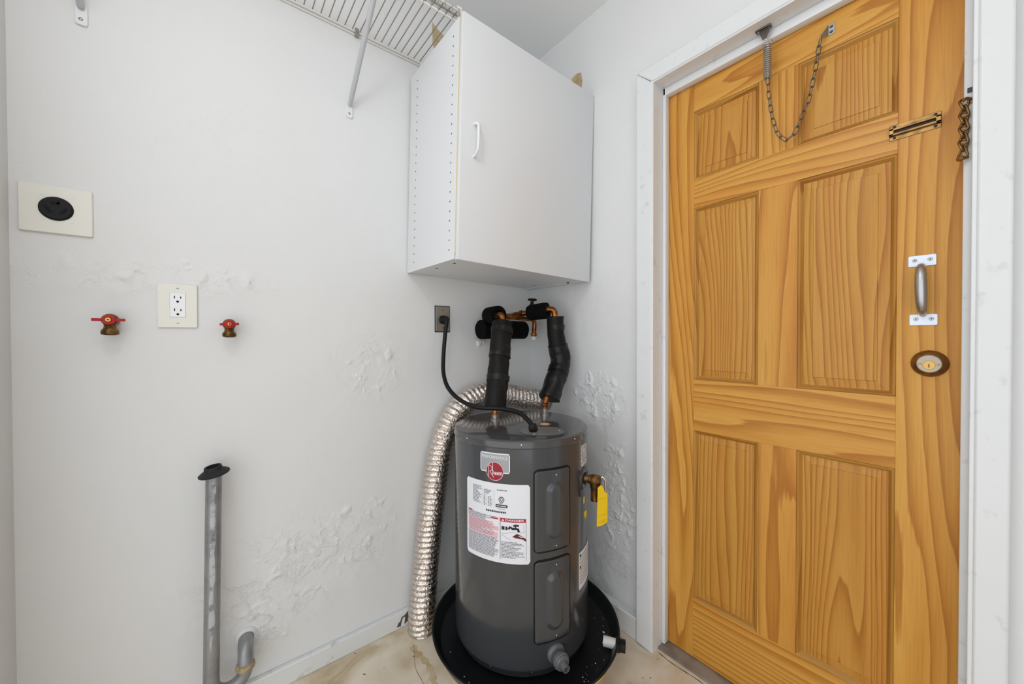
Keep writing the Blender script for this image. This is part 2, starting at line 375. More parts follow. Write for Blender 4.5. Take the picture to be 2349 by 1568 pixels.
relief('loose_plaster', (0, -0.43, 0.90), -UY, UZ, -UX, 0.34, 0.26, 0.0085, 3.1, 0.10, 'right_plaster', wall_right, R(-25))
relief('loose_plaster', (0, -0.53, 0.48), -UY, UZ, -UX, 0.20, 0.60, 0.008, 8.7, 0.12, 'right_plaster', wall_right)
relief('loose_plaster', (-0.98, 0, 0.40), UX, UZ, -UY, 0.70, 0.32, 0.0048, 5.5, 0.14, 'back_plaster', wall_back, R(16))
relief('loose_plaster', (-1.36, 0, 1.335), UX, UZ, -UY, 0.56, 0.11, 0.005, 1.9, 0.12, 'back_plaster', wall_back, R(-3))
relief('loose_plaster', (-0.80, 0, 1.02), UX, UZ, -UY, 0.26, 0.26, 0.005, 6.4, 0.16, 'back_plaster', wall_back)
relief('loose_plaster', (-1.18, 0, 0.22), UX, UZ, -UY, 0.24, 0.24, 0.006, 2.4, 0.10, 'back_plaster', wall_back)
# baseboards
bm = new(); box(bm, (-1.658, -0.02, 0), (0, 0, 0.064))
bb = struct('baseboard_back', bm, 'baseboard_paint', 'low white baseboard under the back wall', bw=0.004)
bm = new()
poly = [(-0.724, 0.012), (-0.717, 0.026), (-0.710, 0.030), (-0.704, 0.044), (-0.690, 0.047), (-0.676, 0.058), (-0.676, 0.018), (-0.700, 0.008)]
prism(bm, poly, YBk, 0.0206); obj('broken_gap', bm, 'gap_grey', bb, smooth=0)
bm = new(); prism(bm, [(-0.708, 0.008), (-0.703, 0.03), (-0.698, 0.04), (-0.69, 0.04), (-0.694, 0.006)], YBk, 0.0212); obj('splinter', bm, 'trim_paint', bb, smooth=0)
bm = new(); box(bm, (-0.036, -0.640, 0), (0, -0.0, 0.085)); struct('baseboard_right', bm, 'baseboard_paint', 'scuffed white baseboard between heater and door casing', bw=0.004)

# floor ridge and worn stain
def ribbon(name, pts, w, m, parent, z=0.0006):
    bm = new(); pv = None
    for i, p in enumerate(pts):
        p = Vector(p); q = Vector(pts[min(i + 1, len(pts) - 1)]) - Vector(pts[max(i - 1, 0)]); n = Vector((-q.y, q.x)).normalized()
        ww = w * (0.6 + 0.8 * noise.noise(Vector((p.x * 40, p.y * 40, 1.3))) ** 2 + 0.3 * math.sin(i * 2.1))
        a = bm.verts.new((p.x + n.x * ww, p.y + n.y * ww, z)); b = bm.verts.new((p.x - n.x * ww, p.y - n.y * ww, z))
        if pv: bm.faces.new((pv[0], pv[1], b, a))
        pv = (a, b)
    return obj(name, bm, m, parent, smooth=0)
def wig(a, b, n, amp, sd):
    a = Vector(a); b = Vector(b); d = (b - a); nn = Vector((-d.y, d.x)).normalized()
    return [tuple(a + d * (i / n) + nn * amp * noise.noise(Vector((i * 0.09, sd, 0.2)))) for i in range(n + 1)]
ribbon('worn_strip', wig((-0.70, -0.13), (-0.735, -0.52), 30, 0.03, 3.3), 0.016, 'floor_worn', floor, 0.0004)
ribbon('floor_ridge', wig((-0.71, -0.12), (-0.775, -0.45), 34, 0.025, 1.7), 0.0016, 'floor_crack', floor, 0.0008)
ribbon('floor_ridge', wig((-0.015, -0.72), (-0.03, -1.3), 40, 0.03, 8.1), 0.0018, 'chip_dark', floor, 0.0008)

# ------------------------------------------------------------------ door casing, jamb, stop, sill
CX = -0.044
def casing(name, poly2, label, x0=CX, x1=0.0):
    bm = new(); prism(bm, poly2, Matrix(((0, 0, 1, x0), (1, 0, 0, 0), (0, 1, 0, 0), (0, 0, 0, 1))), x1 - x0)
    return struct(name, bm, 'trim_paint', label, bw=0.005)
ZI = 2.0615
casing('trim_1', [(-0.641, 0.006), (-0.707, 0.0), (-0.707, ZI), (-0.641, ZI + 0.064)], 'flat white door casing standing left of the wooden door')
casing('trim_2', [(-0.641, ZI + 0.064), (-0.707, ZI + 0.003), (-1.440, ZI + 0.003), (-1.500, ZI + 0.064)], 'flat white head casing above the wooden door')
casing('trim_3', [(-1.440, 0.0), (-1.487, 0.0), (-1.487, ZI + 0.05), (-1.440, ZI)], 'scuffed white door casing right of the wooden door')
bm = new()
box(bm, (-0.0405, -0.709, 0), (0.15, -0.698, ZI + 0.004)); box(bm, (-0.040, -1.447, 0), (0.15, -1.4335, ZI + 0.004)); box(bm, (-0.040, -1.447, ZI), (0.15, -0.698, ZI + 0.010))
struct('trim_4', bm, 'trim_paint', 'white painted door jamb lining', bw=0.002)
bm = new()
box(bm, (0.020, -0.7225, 0.012), (0.0475, -0.709, ZI), 0.0035); box(bm, (0.016, -1.4335, 0.012), (0.0475, -1.4205, ZI), 0.003); box(bm, (0.020, -1.432, 2.033), (0.0475, -0.71, ZI), 0.0035)
struct('trim_5', bm, 'trim_paint', 'rounded white door stop bead')
bm = new(); box(bm, (-0.004, -1.44, 0), (0.15, -0.709, 0.008), 0.002); struct('trim_6', bm, 'sill_stone', 'worn grey door sill')

# ------------------------------------------------------------------ door
DX = 0.0485
door = bpy.data.objects.new('door_1', None); COL.objects.link(door); door.location = (DX, -1.07, 0.01); door['kind'] = 'structure'; door['label'] = 'varnished pine six-panel door'
YS = [-0.715, -0.813, -1.013, -1.113, -1.316, -1.431]       # stile / panel boundaries
ZS = [0.012, 0.221, 0.821, 1.001, 1.604, 1.704, 1.938, 2.040]
def board(name, y0, y1, z0, z1, m):
    bm = new(); box(bm, (DX, y0, z0), (DX + 0.04, y1, z1)); c = ((DX + 0.02), (y0 + y1) / 2, (z0 + z1) / 2)
    return obj(name, bm, m, door, origin=c, bw=0.0006, smooth=0)
board('stile', YS[0], YS[1], ZS[0], ZS[7], 'pine_vertical'); board('stile', YS[4], YS[5], ZS[0], ZS[7], 'pine_vertical')
for a, b in ((0, 1), (2, 3), (4, 5), (6, 7)): board('rail', YS[1], YS[4], ZS[a], ZS[b], 'pine_horizontal')
for a, b in ((1, 2), (3, 4), (5, 6)): board('mullion', YS[2], YS[3], ZS[a], ZS[b], 'pine_vertical')
PROF = [(0.0, 0.0), (0.0018, 0.0022), (0.006, 0.0034), (0.0085, 0.0066), (0.0125, 0.0105)]     # sticking: inset, depth
for (yl, yr) in ((YS[1], YS[2]), (YS[3], YS[4])):
    for (z0, z1) in ((ZS[1], ZS[2]), (ZS[3], ZS[4]), (ZS[5], ZS[6])):
        cyy, czz = (yl + yr) / 2, (z0 + z1) / 2; hw, hh = (yl - yr) / 2, (z1 - z0) / 2
        for side in range(4):
            bm = new(); rows = []
            for ins, dep in PROF + [(0.0125, 0.03), (0.0, 0.03)]:
                w_, h_ = hw - ins, hh - ins
                e = {0: ((w_, h_), (-w_, h_)), 1: ((-w_, h_), (-w_, -h_)), 2: ((-w_, -h_), (w_, -h_)), 3: ((w_, -h_), (w_, h_))}[side]
                rows.append([bm.verts.new((DX + dep, cyy + a, czz + b)) for a, b in e])
            for i in range(len(rows)):
                p, q = rows[i], rows[(i + 1) % len(rows)]; bm.faces.new((p[0], p[1], q[1], q[0]))
            for k in (0, 1): bm.faces.new([r_[k] for r_ in rows])
            obj('moulding', bm, 'pine_edge_h' if side in (0, 2) else 'pine_edge_v', door, origin=(DX + 0.01, cyy, czz), smooth=30)
        bm = new(); rows = []
        for ins, dep in ((0.006, 0.024), (0.006, 0.0112), (0.0165, 0.0112), (0.0345, 0.0088), (0.0356, 0.0068)):
            w_, h_ = hw - ins, hh - ins
            rows.append([bm.verts.new((DX + dep, cyy + a, czz + b)) for a, b in ((w_, h_), (-w_, h_), (-w_, -h_), (w_, -h_))])
        for p, q in zip(rows, rows[1:]):
            for k in range(4): bm.faces.new((p[k], p[(k + 1) % 4], q[(k + 1) % 4], q[k]))
        bm.faces.new(rows[0]); bm.faces.new(rows[-1])
        obj('panel', bm, 'pine_panel', door, origin=(DX + 0.012, cyy, czz), smooth=0)

# ------------------------------------------------------------------ wall cabinet
cab = thing('wall_cabinet', 'white laminate wall cabinet mounted in the corner above the water heater', 'cabinet', (-0.666, -0.004, 1.411))
cab.rotation_euler = (R(0.7), R(1.34), 0); cab['_local'] = 1
CW, CD, CH, T = 0.646, 0.374, 0.783, 0.018
def cpart(name, a, b, m, bw=0.001, bev=0):
    bm = new(); box(bm, a, b, bev); return obj(name, bm, m, cab, bw=bw, smooth=0)
cpart('side_panel', (0, -CD, 0), (T, 0, CH), 'cabinet_white'); cpart('side_panel', (CW - T, -CD, 0), (CW, 0, CH), 'cabinet_white')
cpart('bottom_panel', (T + 0.0008, -CD, 0.003), (CW - T - 0.0008, 0, T), 'cabinet_white'); cpart('top_panel', (T, -CD, CH - T), (CW - T, 0, CH - 0.001), 'cabinet_white')
cpart('back_panel', (T, -0.008, T), (CW - T, -0.003, CH - T), 'cabinet_white')
cpart('edge_band', (0.0008, -CD - 0.0055, 0.02), (T - 0.001, -CD, CH - 0.004), 'cabinet_cream', 0.0005)
bm = new(); box(bm, (0.001, -CD - 0.0245, -0.004), (CW - 0.001, -CD - 0.0065, CH + 0.004), 0.0015); cdoor = obj('door', bm, 'cabinet_white', cab, smooth=40); cdoor['_local'] = 1
hx, hz0, hz1, hy = 0.051, 0.337, 0.444, -CD - 0.0245
bm = new()
hp = spline([(hx, hy + 0.002, hz0), (hx, hy - 0.014, hz0 + 0.004), (hx, hy - 0.026, hz0 + 0.018), (hx, hy - 0.028, hz0 + 0.04), (hx, hy - 0.028, hz1 - 0.03), (hx, hy - 0.026, hz1 - 0.012), (hx, hy - 0.014, hz1 - 0.003), (hx, hy + 0.002, hz1)], 5)
tube(bm, hp, 0.0048, 12); obj('handle', bm, 'plastic_white', cdoor)
bm = new()
for yy in (-0.062, -CD + 0.034):
    for k in range(23):
        lathe(bm, [(0, 0.0004), (0.0027, 0.0004), (0.0027, -0.0002)], place((0.0, yy, 0.035 + k * 0.032), (-1, 0, 0)), 10)
o = obj('pin_holes', bm, 'chip_dark', cab); o['kind'] = 'stuff'
for px_, py_ in ((0.045, -0.168), (0.594, -0.105), (0.622, -0.295), (0.045, -0.30)):
    bm = new(); lathe(bm, [(0, -0.001), (0.0050, -0.001), (0.0050, 0.002)], place((px_, py_, 0.003 if 0.02 < px_ < 0.62 else 0.0), (0, 0, 1)), 14); obj('screw_cap', bm, 'chip_dark', cab)
bm = new(); box(bm, (CW - 0.002, -CD + 0.02, 0.05), (CW + 0.003, -0.02, CH - 0.03)); obj('filler_strip', bm, 'cabinet_white', cab, smooth=0)

# ------------------------------------------------------------------ wire shelf and braces
SZ, SY = 2.277, -0.318; SX0, SX1 = -1.655, -0.604
sh = thing('wire_shelf', 'white coated wire shelf running along the wall beside the cabinet', 'shelf', ((SX0 + SX1) / 2, -0.16, SZ))
def rod(name, a, b, r, m, parent): 
    bm = new(); tube(bm, [a, b], r, 10); return obj(name, bm, m, parent)
rod('back_rail', (SX0, -0.010, SZ - 0.004), (SX1, -0.010, SZ - 0.004), 0.0034, 'wire_white', sh)
rod('wall_rail', (SX0, -0.004, SZ - 0.012), (SX1, -0.004, SZ - 0.012), 0.0030, 'wire_white', sh)
rod('front_rail', (SX0, SY, SZ - 0.003), (SX1, SY, SZ - 0.003), 0.0034, 'wire_white', sh)
rod('middle_rail', (SX0, SY + 0.018, SZ - 0.006), (SX1, SY + 0.018, SZ - 0.006), 0.003, 'wire_coat_shaded', sh)
rod('lip_rail', (SX0, SY - 0.002, SZ - 0.045), (SX1, SY - 0.002, SZ - 0.045), 0.0034, 'wire_white', sh)
wm = None
for k in range(41):
    x = SX1 - 0.006 - k * 0.0262
    if wm is None:
        bm = new(); tube(bm, [(x, -0.008, SZ), (x, SY + 0.004, SZ), (x, SY - 0.0035, SZ - 0.004), (x, SY - 0.0055, SZ - 0.012), (x, SY - 0.0055, SZ - 0.047)], 0.0019, 8)
        o = obj('deck_wire', bm, 'wire_coat_shaded', sh, origin=(x, -0.16, SZ)); wm = o
    else:
        o = wm.copy(); COL.objects.link(o); o.location = Vector((x, -0.16, SZ)) - Vector(sh.location)
bm = new(); box(bm, (SX1 + 0.0005, SY - 0.008, SZ - 0.012), (SX1 + 0.004, SY + 0.016, SZ + 0.008), 0.001); box(bm, (SX1 - 0.014, SY - 0.009, SZ - 0.002), (SX1 + 0.004, SY - 0.006, SZ + 0.006)); obj('end_cap', bm, 'wire_white', sh)
bm = new(); box(bm, (SX1 - 0.004, -0.02, SZ - 0.022), (SX1 + 0.003, -0.001, SZ + 0.006), 0.001); obj('end_cap', bm, 'wire_white', sh)
bm = new(); box(bm, (-0.863, -0.016, SZ - 0.020), (-0.849, -0.0005, SZ + 0.008), 0.003); lathe(bm, [(0, 0.006), (0.004, 0.005), (0.006, 0.0)], place((-0.856, -0.015, SZ - 0.006), (0, -1, 0)), 12); obj('wall_clip', bm, 'wire_coat_shaded', sh)
def brace(x, zb, label):
    t = thing('shelf_brace', label, 'shelf brace', (x, 0, zb), 'braces under the wire shelf')
    bm = new(); p0 = Vector((x, -0.010, zb + 0.004)); p1 = Vector((x, SY + 0.004, SZ - 0.05)); n = 12
    tube(bm, [p0.lerp(p1, i / n) for i in range(n + 1)] + [p1 + Vector((0, -0.004, 0.03)), p1 + Vector((0, -0.006, 0.043))], [0.0066] + [0.0085] * (n) + [0.006, 0.004], 14); obj('rod', bm, 'brace_white', t)
    bm = new(); prism(bm, rrect(0.022, 0.052, 0.006), Matrix(((1, 0, 0, x), (0, 0, -1, 0), (0, 1, 0, zb - 0.012), (0, 0, 0, 1))), 0.006); c = obj('foot', bm, 'plastic_white', t, bw=0.001)
    bm = new(); lathe(bm, [(0, 0.002), (0.003, 0.0015), (0.0045, 0)], place((x - 0.001, -0.006, zb - 0.024), (0, -1, 0)), 12); box(bm, (x - 0.003, -0.0085, zb - 0.0246), (x + 0.002, -0.0075, zb - 0.0234)); obj('screw', bm, 'steel_satin', c)
brace(-0.883, 1.992, 'white diagonal shelf brace just left of the wall cabinet')
brace(-1.536, 1.992, 'white diagonal shelf brace in the upper left corner')

# ------------------------------------------------------------------ outlets
def plate(name, x0, x1, z0, z1, th, m, parent, r=0.004, y=0.0):
    bm = new(); prism(bm, rrect(x1 - x0, z1 - z0, r), Matrix(((1, 0, 0, (x0 + x1) / 2), (0, 0, -1, y), (0, 1, 0, (z0 + z1) / 2), (0, 0, 0, 1))), th)
    return obj(name, bm, m, parent, bw=min(0.0018, th * 0.4))
def slit(name, x, z, w, h, y, m, parent, d=0.0012, rot=0.0):
    bm = new(); M = Matrix.Translation((x, y, z)) @ Matrix.Rotation(rot, 4, 'Y'); box(bm, (-w / 2, -d, -h / 2), (w / 2, 0, h / 2), 0, M); return obj(name, bm, m, parent, smooth=0)
t = thing('dryer_outlet', 'square ivory wall plate with a round black dryer socket', 'outlet', (-1.5825, 0, 1.472))
plate('cover_plate', -1.643, -1.5215, 1.4135, 1.531, 0.007, 'plastic_ivory', t)
bm = new(); lathe(bm, [(0, 0.0125), (0.0255, 0.0125), (0.0268, 0.0112), (0.0272, 0.010), (0.0292, 0.009), (0.0292, 0.006)], place((-1.5825, 0, 1.4745), (0, -1, 0)), 40); sk = obj('socket', bm, 'black_plastic', t)
for (dx, dz, w, h, ro) in ((-0.0125, -0.004, 0.0055, 0.017, -35), (0.013, -0.005, 0.0055, 0.017, 35), (0.0, 0.012, 0.014, 0.0055, 0), (0.0045, 0.0155, 0.005, 0.009, 0)): slit('slot', -1.5825 + dx, 1.4745 + dz, w, h, -0.0124, 'black_void', sk, rot=R(ro))
for dx, dz in ((-0.022, 0.032), (0.026, 0.032), (-0.022, -0.030), (0.026, -0.030)):
    slit('screw_slot', -1.5825 + dx, 1.4735 + dz, 0.007, 0.0022, -0.007, 'plastic_white', t, 0.0008, R(10))
t = thing('duplex_outlet', 'ivory wall plate with white duplex receptacle between the red valves', 'outlet', (-1.358, 0, 1.2443))
plate('cover_plate', -1.4016, -1.3145, 1.1816, 1.3072, 0.0065, 'plastic_ivory', t)
plate('insert_gap', -1.3765, -1.3395, 1.2107, 1.2825, 0.0069, 'print_grey', t, 0.003)
ins = plate('receptacle', -1.3755, -1.3405, 1.2117, 1.2815, 0.0082, 'outlet_white', t, 0.0025)
for zc in (1.265, 1.229):
    slit('slot', -1.3648, zc + 0.004, 0.0022, 0.0075, -0.0081, 'black_void', ins, 0.0005); slit('slot', -1.3512, zc + 0.0035, 0.0022, 0.0065, -0.0081, 'black_void', ins, 0.0005)
    bm = new(); lathe(bm, [(0, 0.0006), (0.003, 0.0006), (0.003, 0)], place((-1.358, -0.0081, zc - 0.0085), (0, -1, 0)), 14); obj('ground_hole', bm, 'black_void', ins)
slit('screw', -1.358, 1.2945, 0.006, 0.0025, -0.0065, 'label_silver', t, 0.0006); slit('screw', -1.358, 1.1945, 0.006, 0.0025, -0.0065, 'label_silver', t, 0.0006)
t = thing('metal_outlet', 'grey metal outlet plate with a black plug above the foil duct', 'outlet', (-0.508, 0, 1.2315))
plate('backing', -0.544, -0.472, 1.175, 1.288, 0.004, 'gasket_rubber', t, 0.002)
plate('cover_plate', -0.541, -0.475, 1.178, 1.285, 0.007, 'plate_steel', t, 0.003)
for z in (1.270, 1.193):
    bm = new(); lathe(bm, [(0, 0.002), (0.003, 0.0015), (0.0035, 0)], place((-0.508, -0.007, z), (0, -1, 0)), 12); obj('screw', bm, 'steel_dark', t)
t = thing('power_cord', 'thick black power cord plugged into the wall and draped to the water heater', 'cord', (-0.50, -0.2, 0.84))
bm = new(); lathe(bm, [(0, 0.033), (0.010, 0.033), (0.014, 0.030), (0.017, 0.018), (0.019, 0.0)], place((-0.508, -0.0075, 1.228), (0.0, -1, 0)), 24); obj('plug', bm, 'black_plastic', t)
pts = [(-0.507, -0.028, 1.232), (-0.512, -0.050, 1.233), (-0.517, -0.058, 1.215), (-0.5259, -0.062, 1.177), (-0.5405, -0.07, 1.0693), (-0.555, -0.1, 1.0009), (-0.5594, -0.15, 0.9504), (-0.5425, -0.22, 0.9099), (-0.51, -0.29, 0.8929), (-0.4617, -0.36, 0.8925), (-0.4373, -0.43, 0.8859), (-0.4398, -0.485, 0.8676), (-0.4419, -0.506, 0.853)]
bm = new(); tube(bm, spline(pts, 10), 0.0082, 14); obj('cable', bm, 'cord_black', t)
bm = new(); lathe(bm, [(0, 0.026), (0.010, 0.026), (0.0135, 0.022), (0.0155, 0.016), (0.0155, 0.004), (0.0135, 0.0), (0, 0)], place((-0.4425, -0.513, 0.8372), (0.02, 0.12, 1)), 8); obj('clamp', bm, 'cord_black', t)

# ------------------------------------------------------------------ washer valves
def washer_valve(x, z, label, ha, L=0.034):
    t = thing('hose_valve', label, 'valve', (x, 0, z), 'red-handled brass hose valves')
    ax = Vector((0, -1, 0)); yo = -0.038
    bm = new(); lathe(bm, [(0.013, 0.0), (0.014, 0.006), (0.012, 0.014), (0.0145, 0.022), (0.0165, 0.034), (0.0155, 0.046), (0.010, 0.050), (0, 0.050)], place((x, 0, z), ax), 20)
    lathe(bm, [(0.0125, 0.0), (0.0115, 0.014), (0.0125, 0.020), (0.0165, 0.025), (0.0175, 0.032), (0.0155, 0.036), (0.0125, 0.036), (0.012, 0.028), (0, 0.028)], place((x, yo, z - 0.002), (0, -0.12, -1)), 24)
    obj('body', bm, 'brass_dull', t)
    bm = new(); lathe(bm, [(0, -0.001), (0.0118, -0.001), (0.0118, 0.001), (0, 0.001)], place((x, yo - 0.0035, z - 0.031), (0, -0.12, -1)), 20); obj('outlet_mouth', bm, 'black_void', t)
    M = Matrix.Translation((x, -0.053, z)) @ Matrix.Rotation(ha, 4, 'Y')
    bm = new(); lathe(bm, [(0, 0.010), (0.006, 0.010), (0.0065, 0.008), (0.0115, 0.0075), (0.0128, 0.005), (0.0128, -0.002), (0, -0.002)], M @ place((0, 0, 0), ax), 24)
    for sx in (-1, 1): box(bm, (min(sx * 0.010, sx * L) - 0.0, -0.006, -0.0036), (max(sx * 0.010, sx * L), 0.0, 0.0036), 0.001, M)
    h = obj('handle', bm, 'handle_red', t)
    bm = new(); lathe(bm, [(0.0018, 0.0002), (0.0022, 0.0018), (0.0050, 0.0016), (0.0056, 0)], place((x, -0.063, z), ax), 16); obj('screw', bm, 'brass_bright', h)
washer_valve(-1.488, 1.199, 'brass hose valve with red lever handle under the dryer socket', R(0), 0.030)
washer_valve(-1.2410, 1.193, 'brass hose valve with red lever handle right of the ivory duplex outlet', R(-3), 0.023)

# ------------------------------------------------------------------ drain standpipe
t = thing('drain_standpipe', 'grey metal drain standpipe with black collar against the back wall', 'pipe', (-1.25, -0.05, 0.0))
bm = new(); PR = 0.0192
pts = [(-1.281, -0.06, 0.768), (-1.2845, -0.06, 0.55), (-1.2895, -0.06, 0.30), (-1.2925, -0.06, 0.165)]
tube(bm, [Vector(pts[0]).lerp(Vector(pts[3]), i / 20) for i in range(21)], PR, 24); sp = obj('pipe', bm, 'galvanised', t)
bm = new(); bend = [(-1.2925, -0.06, 0.165)]
for k in range(1, 12):
    a = PI + PI * k / 12; bend.append((-1.2520 + 0.0405 * math.cos(a), -0.06, 0.150 + 0.0405 * math.sin(a)))
bend += [(-1.2115, -0.06, 0.150)]
tube(bm, bend, PR, 24); obj('trap_bend', bm, 'galvanised', t)
bm = new(); el = [(-1.2115, -0.06, 0.150), (-1.2112, -0.059, 0.168), (-1.2105, -0.053, 0.185), (-1.2095, -0.040, 0.1985), (-1.208, -0.022, 0.2045), (-1.206, -0.0005, 0.206)]
tube(bm, spline(el, 5), PR + 0.0008, 24); obj('wall_elbow', bm, 'galvanised', t)
bm = new(); lathe(bm, [(PR, -0.007), (PR + 0.005, -0.006), (PR + 0.006, 0.0), (PR + 0.004, 0.007), (PR, 0.008)], place((-1.2115, -0.06, 0.158), (0.1, 0.02, 1)), 24); obj('tape_collar', bm, 'tape_wrap', t)
bm = new(); M = place((-1.2806, -0.06, 0.760), (-0.15, -0.06, 1))
lathe(bm, [(PR + 0.0005, -0.004), (0.037, -0.003), (0.0375, 0.0), (0.030, 0.006), (0.0225, 0.010), (0.0205, 0.020), (0.0165, 0.020), (0.0165, 0.008), (0, 0.008)], M, 36); obj('rubber_collar', bm, 'gasket_rubber', t)
bm = new()
prev = None; nn = 40
for i in range(nn + 1):
    z = 0.75 - i / nn * 0.50; xc = -1.281 - (0.768 - z) / 0.603 * 0.0115
    w = R(17 + 13 * noise.noise(Vector((i * 0.33, 2.2, 0)))); c = R(-94 + 6 * noise.noise(Vector((i * 0.2, 7, 0))))
    if i > 34: w *= (nn - i) / 6
    row = [bm.verts.new((xc + (PR + 0.0005) * math.cos(c + s * w), -0.06 + (PR + 0.0005) * math.sin(c + s * w), z)) for s in (-1, -0.5, 0, 0.5, 1)]
    if prev:
        for k in range(4): bm.faces.new((prev[k], prev[k + 1], row[k + 1], row[k]))
    prev = row
obj('paint_smear', bm, 'paint_residue', sp)
bm = new(); lathe(bm, [(PR + 0.001, 0), (PR + 0.012, 0.0), (PR + 0.010, 0.006), (PR + 0.001, 0.010)], place((-1.206, 0, 0.206), (0, -1, 0)), 18); obj('wall_grout', bm, 'baseboard_paint', t)

# ------------------------------------------------------------------ water heater
HX, HY, HR = -0.388, -0.383, 0.2425
HB, HT = 0.088, 0.834
def cy(an, z, off=0.0): a = R(an); return Vector((HX + (HR + off) * math.cos(a), HY + (HR + off) * math.sin(a), z))
wh = thing('water_heater', 'dark grey electric tank water heater standing in a black drip pan', 'water heater', (HX, HY, HB))
SEG = 96
bm = new(); lathe(bm, [(0, HB), (HR - 0.016, HB), (HR - 0.012, HB + 0.004), (HR - 0.010, HB + 0.020), (HR - 0.002, HB + 0.028), (HR, HB + 0.034), (HR, 0.809), (HR - 0.004, 0.811), (0, 0.811)], Matrix.Translation((HX, HY, 0)), SEG); obj('tank_jacket', bm, 'heater_grey', wh)
bm = new(); lathe(bm, [(HR - 0.004, 0.8075), (HR + 0.0015, 0.8075), (HR + 0.0035, 0.8105), (HR + 0.0015, 0.8135), (HR + 0.0015, 0.829), (HR - 0.002, 0.833), (HR - 0.007, HT), (0, HT)], Matrix.Translation((HX, HY, 0)), SEG); obj('lid', bm, 'heater_lid', wh)
for an, z in ((-176.5, 0.8215), (-129.6, 0.8215), (-84, 0.8215), (-155, 0.107), (-122, 0.107), (-93, 0.107), (-39, 0.8215)):
    off = 0.0015 if z > 0.5 else -0.0095
    bm = new(); lathe(bm, [(0, 0.002), (0.0022, 0.0015), (0.003, 0)], place(cy(an, z, off), cy(an, z) - Vector((HX, HY, z))), 12); obj('screw', bm, 'chrome', wh)
def patch(bm, a0, a1, z0, z1, hf, nu=24, nv=40, rc=0.012, thick=True):
    """sheet bent round the tank; hf(u, v) in metres gives the height above the jacket, corners rounded"""
    w = R(abs(a1 - a0)) * HR; h = z1 - z0; g = []
    for j in range(nv + 1):
        vv = j / nv * h; row = []
        e = min(vv, h - vv); inset = 0
        if e < rc: inset = rc - math.sqrt(max(0, rc * rc - (rc - e) ** 2))
        for i in range(nu + 1):
            uu = inset + (w - 2 * inset) * i / nu
            an = a0 + (a1 - a0) * uu / w
            row.append(bm.verts.new(cy(an, z0 + vv, hf(uu, vv))))
        g.append(row)
    for j in range(nv):
        for i in range(nu): bm.faces.new((g[j][i], g[j][i + 1], g[j + 1][i + 1], g[j + 1][i]))
    if thick:
        edge = [g[0][i] for i in range(nu + 1)] + [g[j][nu] for j in range(1, nv + 1)] + [g[nv][i] for i in range(nu - 1, -1, -1)] + [g[j][0] for j in range(nv - 1, 0, -1)]
        low = []
        for v in edge:
            d = Vector((v.co.x - HX, v.co.y - HY, 0)).normalized() * (HR - 0.001); low.append(bm.verts.new((HX + d.x, HY + d.y, v.co.z)))
        n = len(edge)
        for i in range(n): bm.faces.new((edge[i], edge[(i + 1) % n], low[(i + 1) % n], low[i]))
    return bm
def sm(x): x = max(0, min(1, x)); return x * x * (3 - 2 * x)
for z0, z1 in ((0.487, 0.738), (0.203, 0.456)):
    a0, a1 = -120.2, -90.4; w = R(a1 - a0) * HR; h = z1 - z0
    bm = new(); patch(bm, a0 - 0.8, a1 + 0.8, z0 - 0.0035, z1 + 0.0065, lambda u, v: 0.0012, 24, 40, 0.015); gk = obj('panel_gap_shade', bm, 'black_plastic', wh)  # black sheet standing in for the shade round the panel, widest at the top
    def hf(u, v, w=w, h=h):
        rx, ry = 0.031, h / 2 - 0.034
        dx, dy = u - w * 0.53, v - h / 2; L = ry - rx
        d = math.hypot(dx, max(0, abs(dy) - L)) - rx
        lip = 0.0025 * sm(min(u, w - u, v, h - v) / 0.004)
        return 0.0012 + lip + 0.011 * sm(-d / 0.016)
    bm = new(); patch(bm, a0, a1, z0, z1, hf, 40, 76, 0.012); pn = obj('access_panel', bm, 'heater_grey', wh, smooth=60)
    for zz in (z0 + 0.013, z1 - 0.016):
        bm = new(); an = (a0 + a1) / 2 + 2; lathe(bm, [(0, 0.0016), (0.002, 0.0013), (0.0028, 0)], place(cy(an, zz, 0.0035), cy(an, zz) - Vector((HX, HY, zz))), 12); obj('screw', bm, 'chrome', pn)

# printed labels
LA0, LA1, LZ0, LZ1 = -176.6, -123.4, 0.4525, 0.6985
def flat(u, v): return 0.0007
bm = new(); patch(bm, LA0, LA1, LZ0, LZ1, flat, 40, 30, 0.006, False); lab = obj('data_label', bm, 'label_white', wh)
def lab_rect(bm, u0, u1, v0, v1, off=0.0010, box_=(LA0, LA1, LZ0, LZ1)):
    A0, A1, Z0, Z1 = box_; n = max(1, int((u1 - u0) * (A1 - A0) / 2.5)); pv = None
    for i in range(n + 1):
        an = A0 + (A1 - A0) * (u0 + (u1 - u0) * i / n)
        a = bm.verts.new(cy(an, Z0 + (Z1 - Z0) * v0, off)); b = bm.verts.new(cy(an, Z0 + (Z1 - Z0) * v1, off))
        if pv: bm.faces.new((pv[0], a, b, pv[1]))
        pv = (a, b)
def lab_line(bm, pts, wu, off=0.0011, box_=(LA0, LA1, LZ0, LZ1), closed=False):
    """stroke given in label u, v with width in metres"""
    A0, A1, Z0, Z1 = box_; W_ = R(A1 - A0) * HR; H_ = Z1 - Z0
    P2 = [Vector((u * W_, v * H_)) for u, v in pts]; n = len(P2); rows = []
    for i in range(n):
        d = (P2[(i + 1) % n] - P2[i - 1]) if closed else (P2[min(i + 1, n - 1)] - P2[max(i - 1, 0)])
        nn_ = Vector((-d.y, d.x)).normalized() * wu / 2
        rows.append([bm.verts.new(cy(A0 + (A1 - A0) * (q.x / W_), Z0 + q.y, off)) for q in (P2[i] + nn_, P2[i] - nn_)])
    for i in range(n if closed else n - 1):
        p, q = rows[i], rows[(i + 1) % n]; bm.faces.new((p[0], p[1], q[1], q[0]))
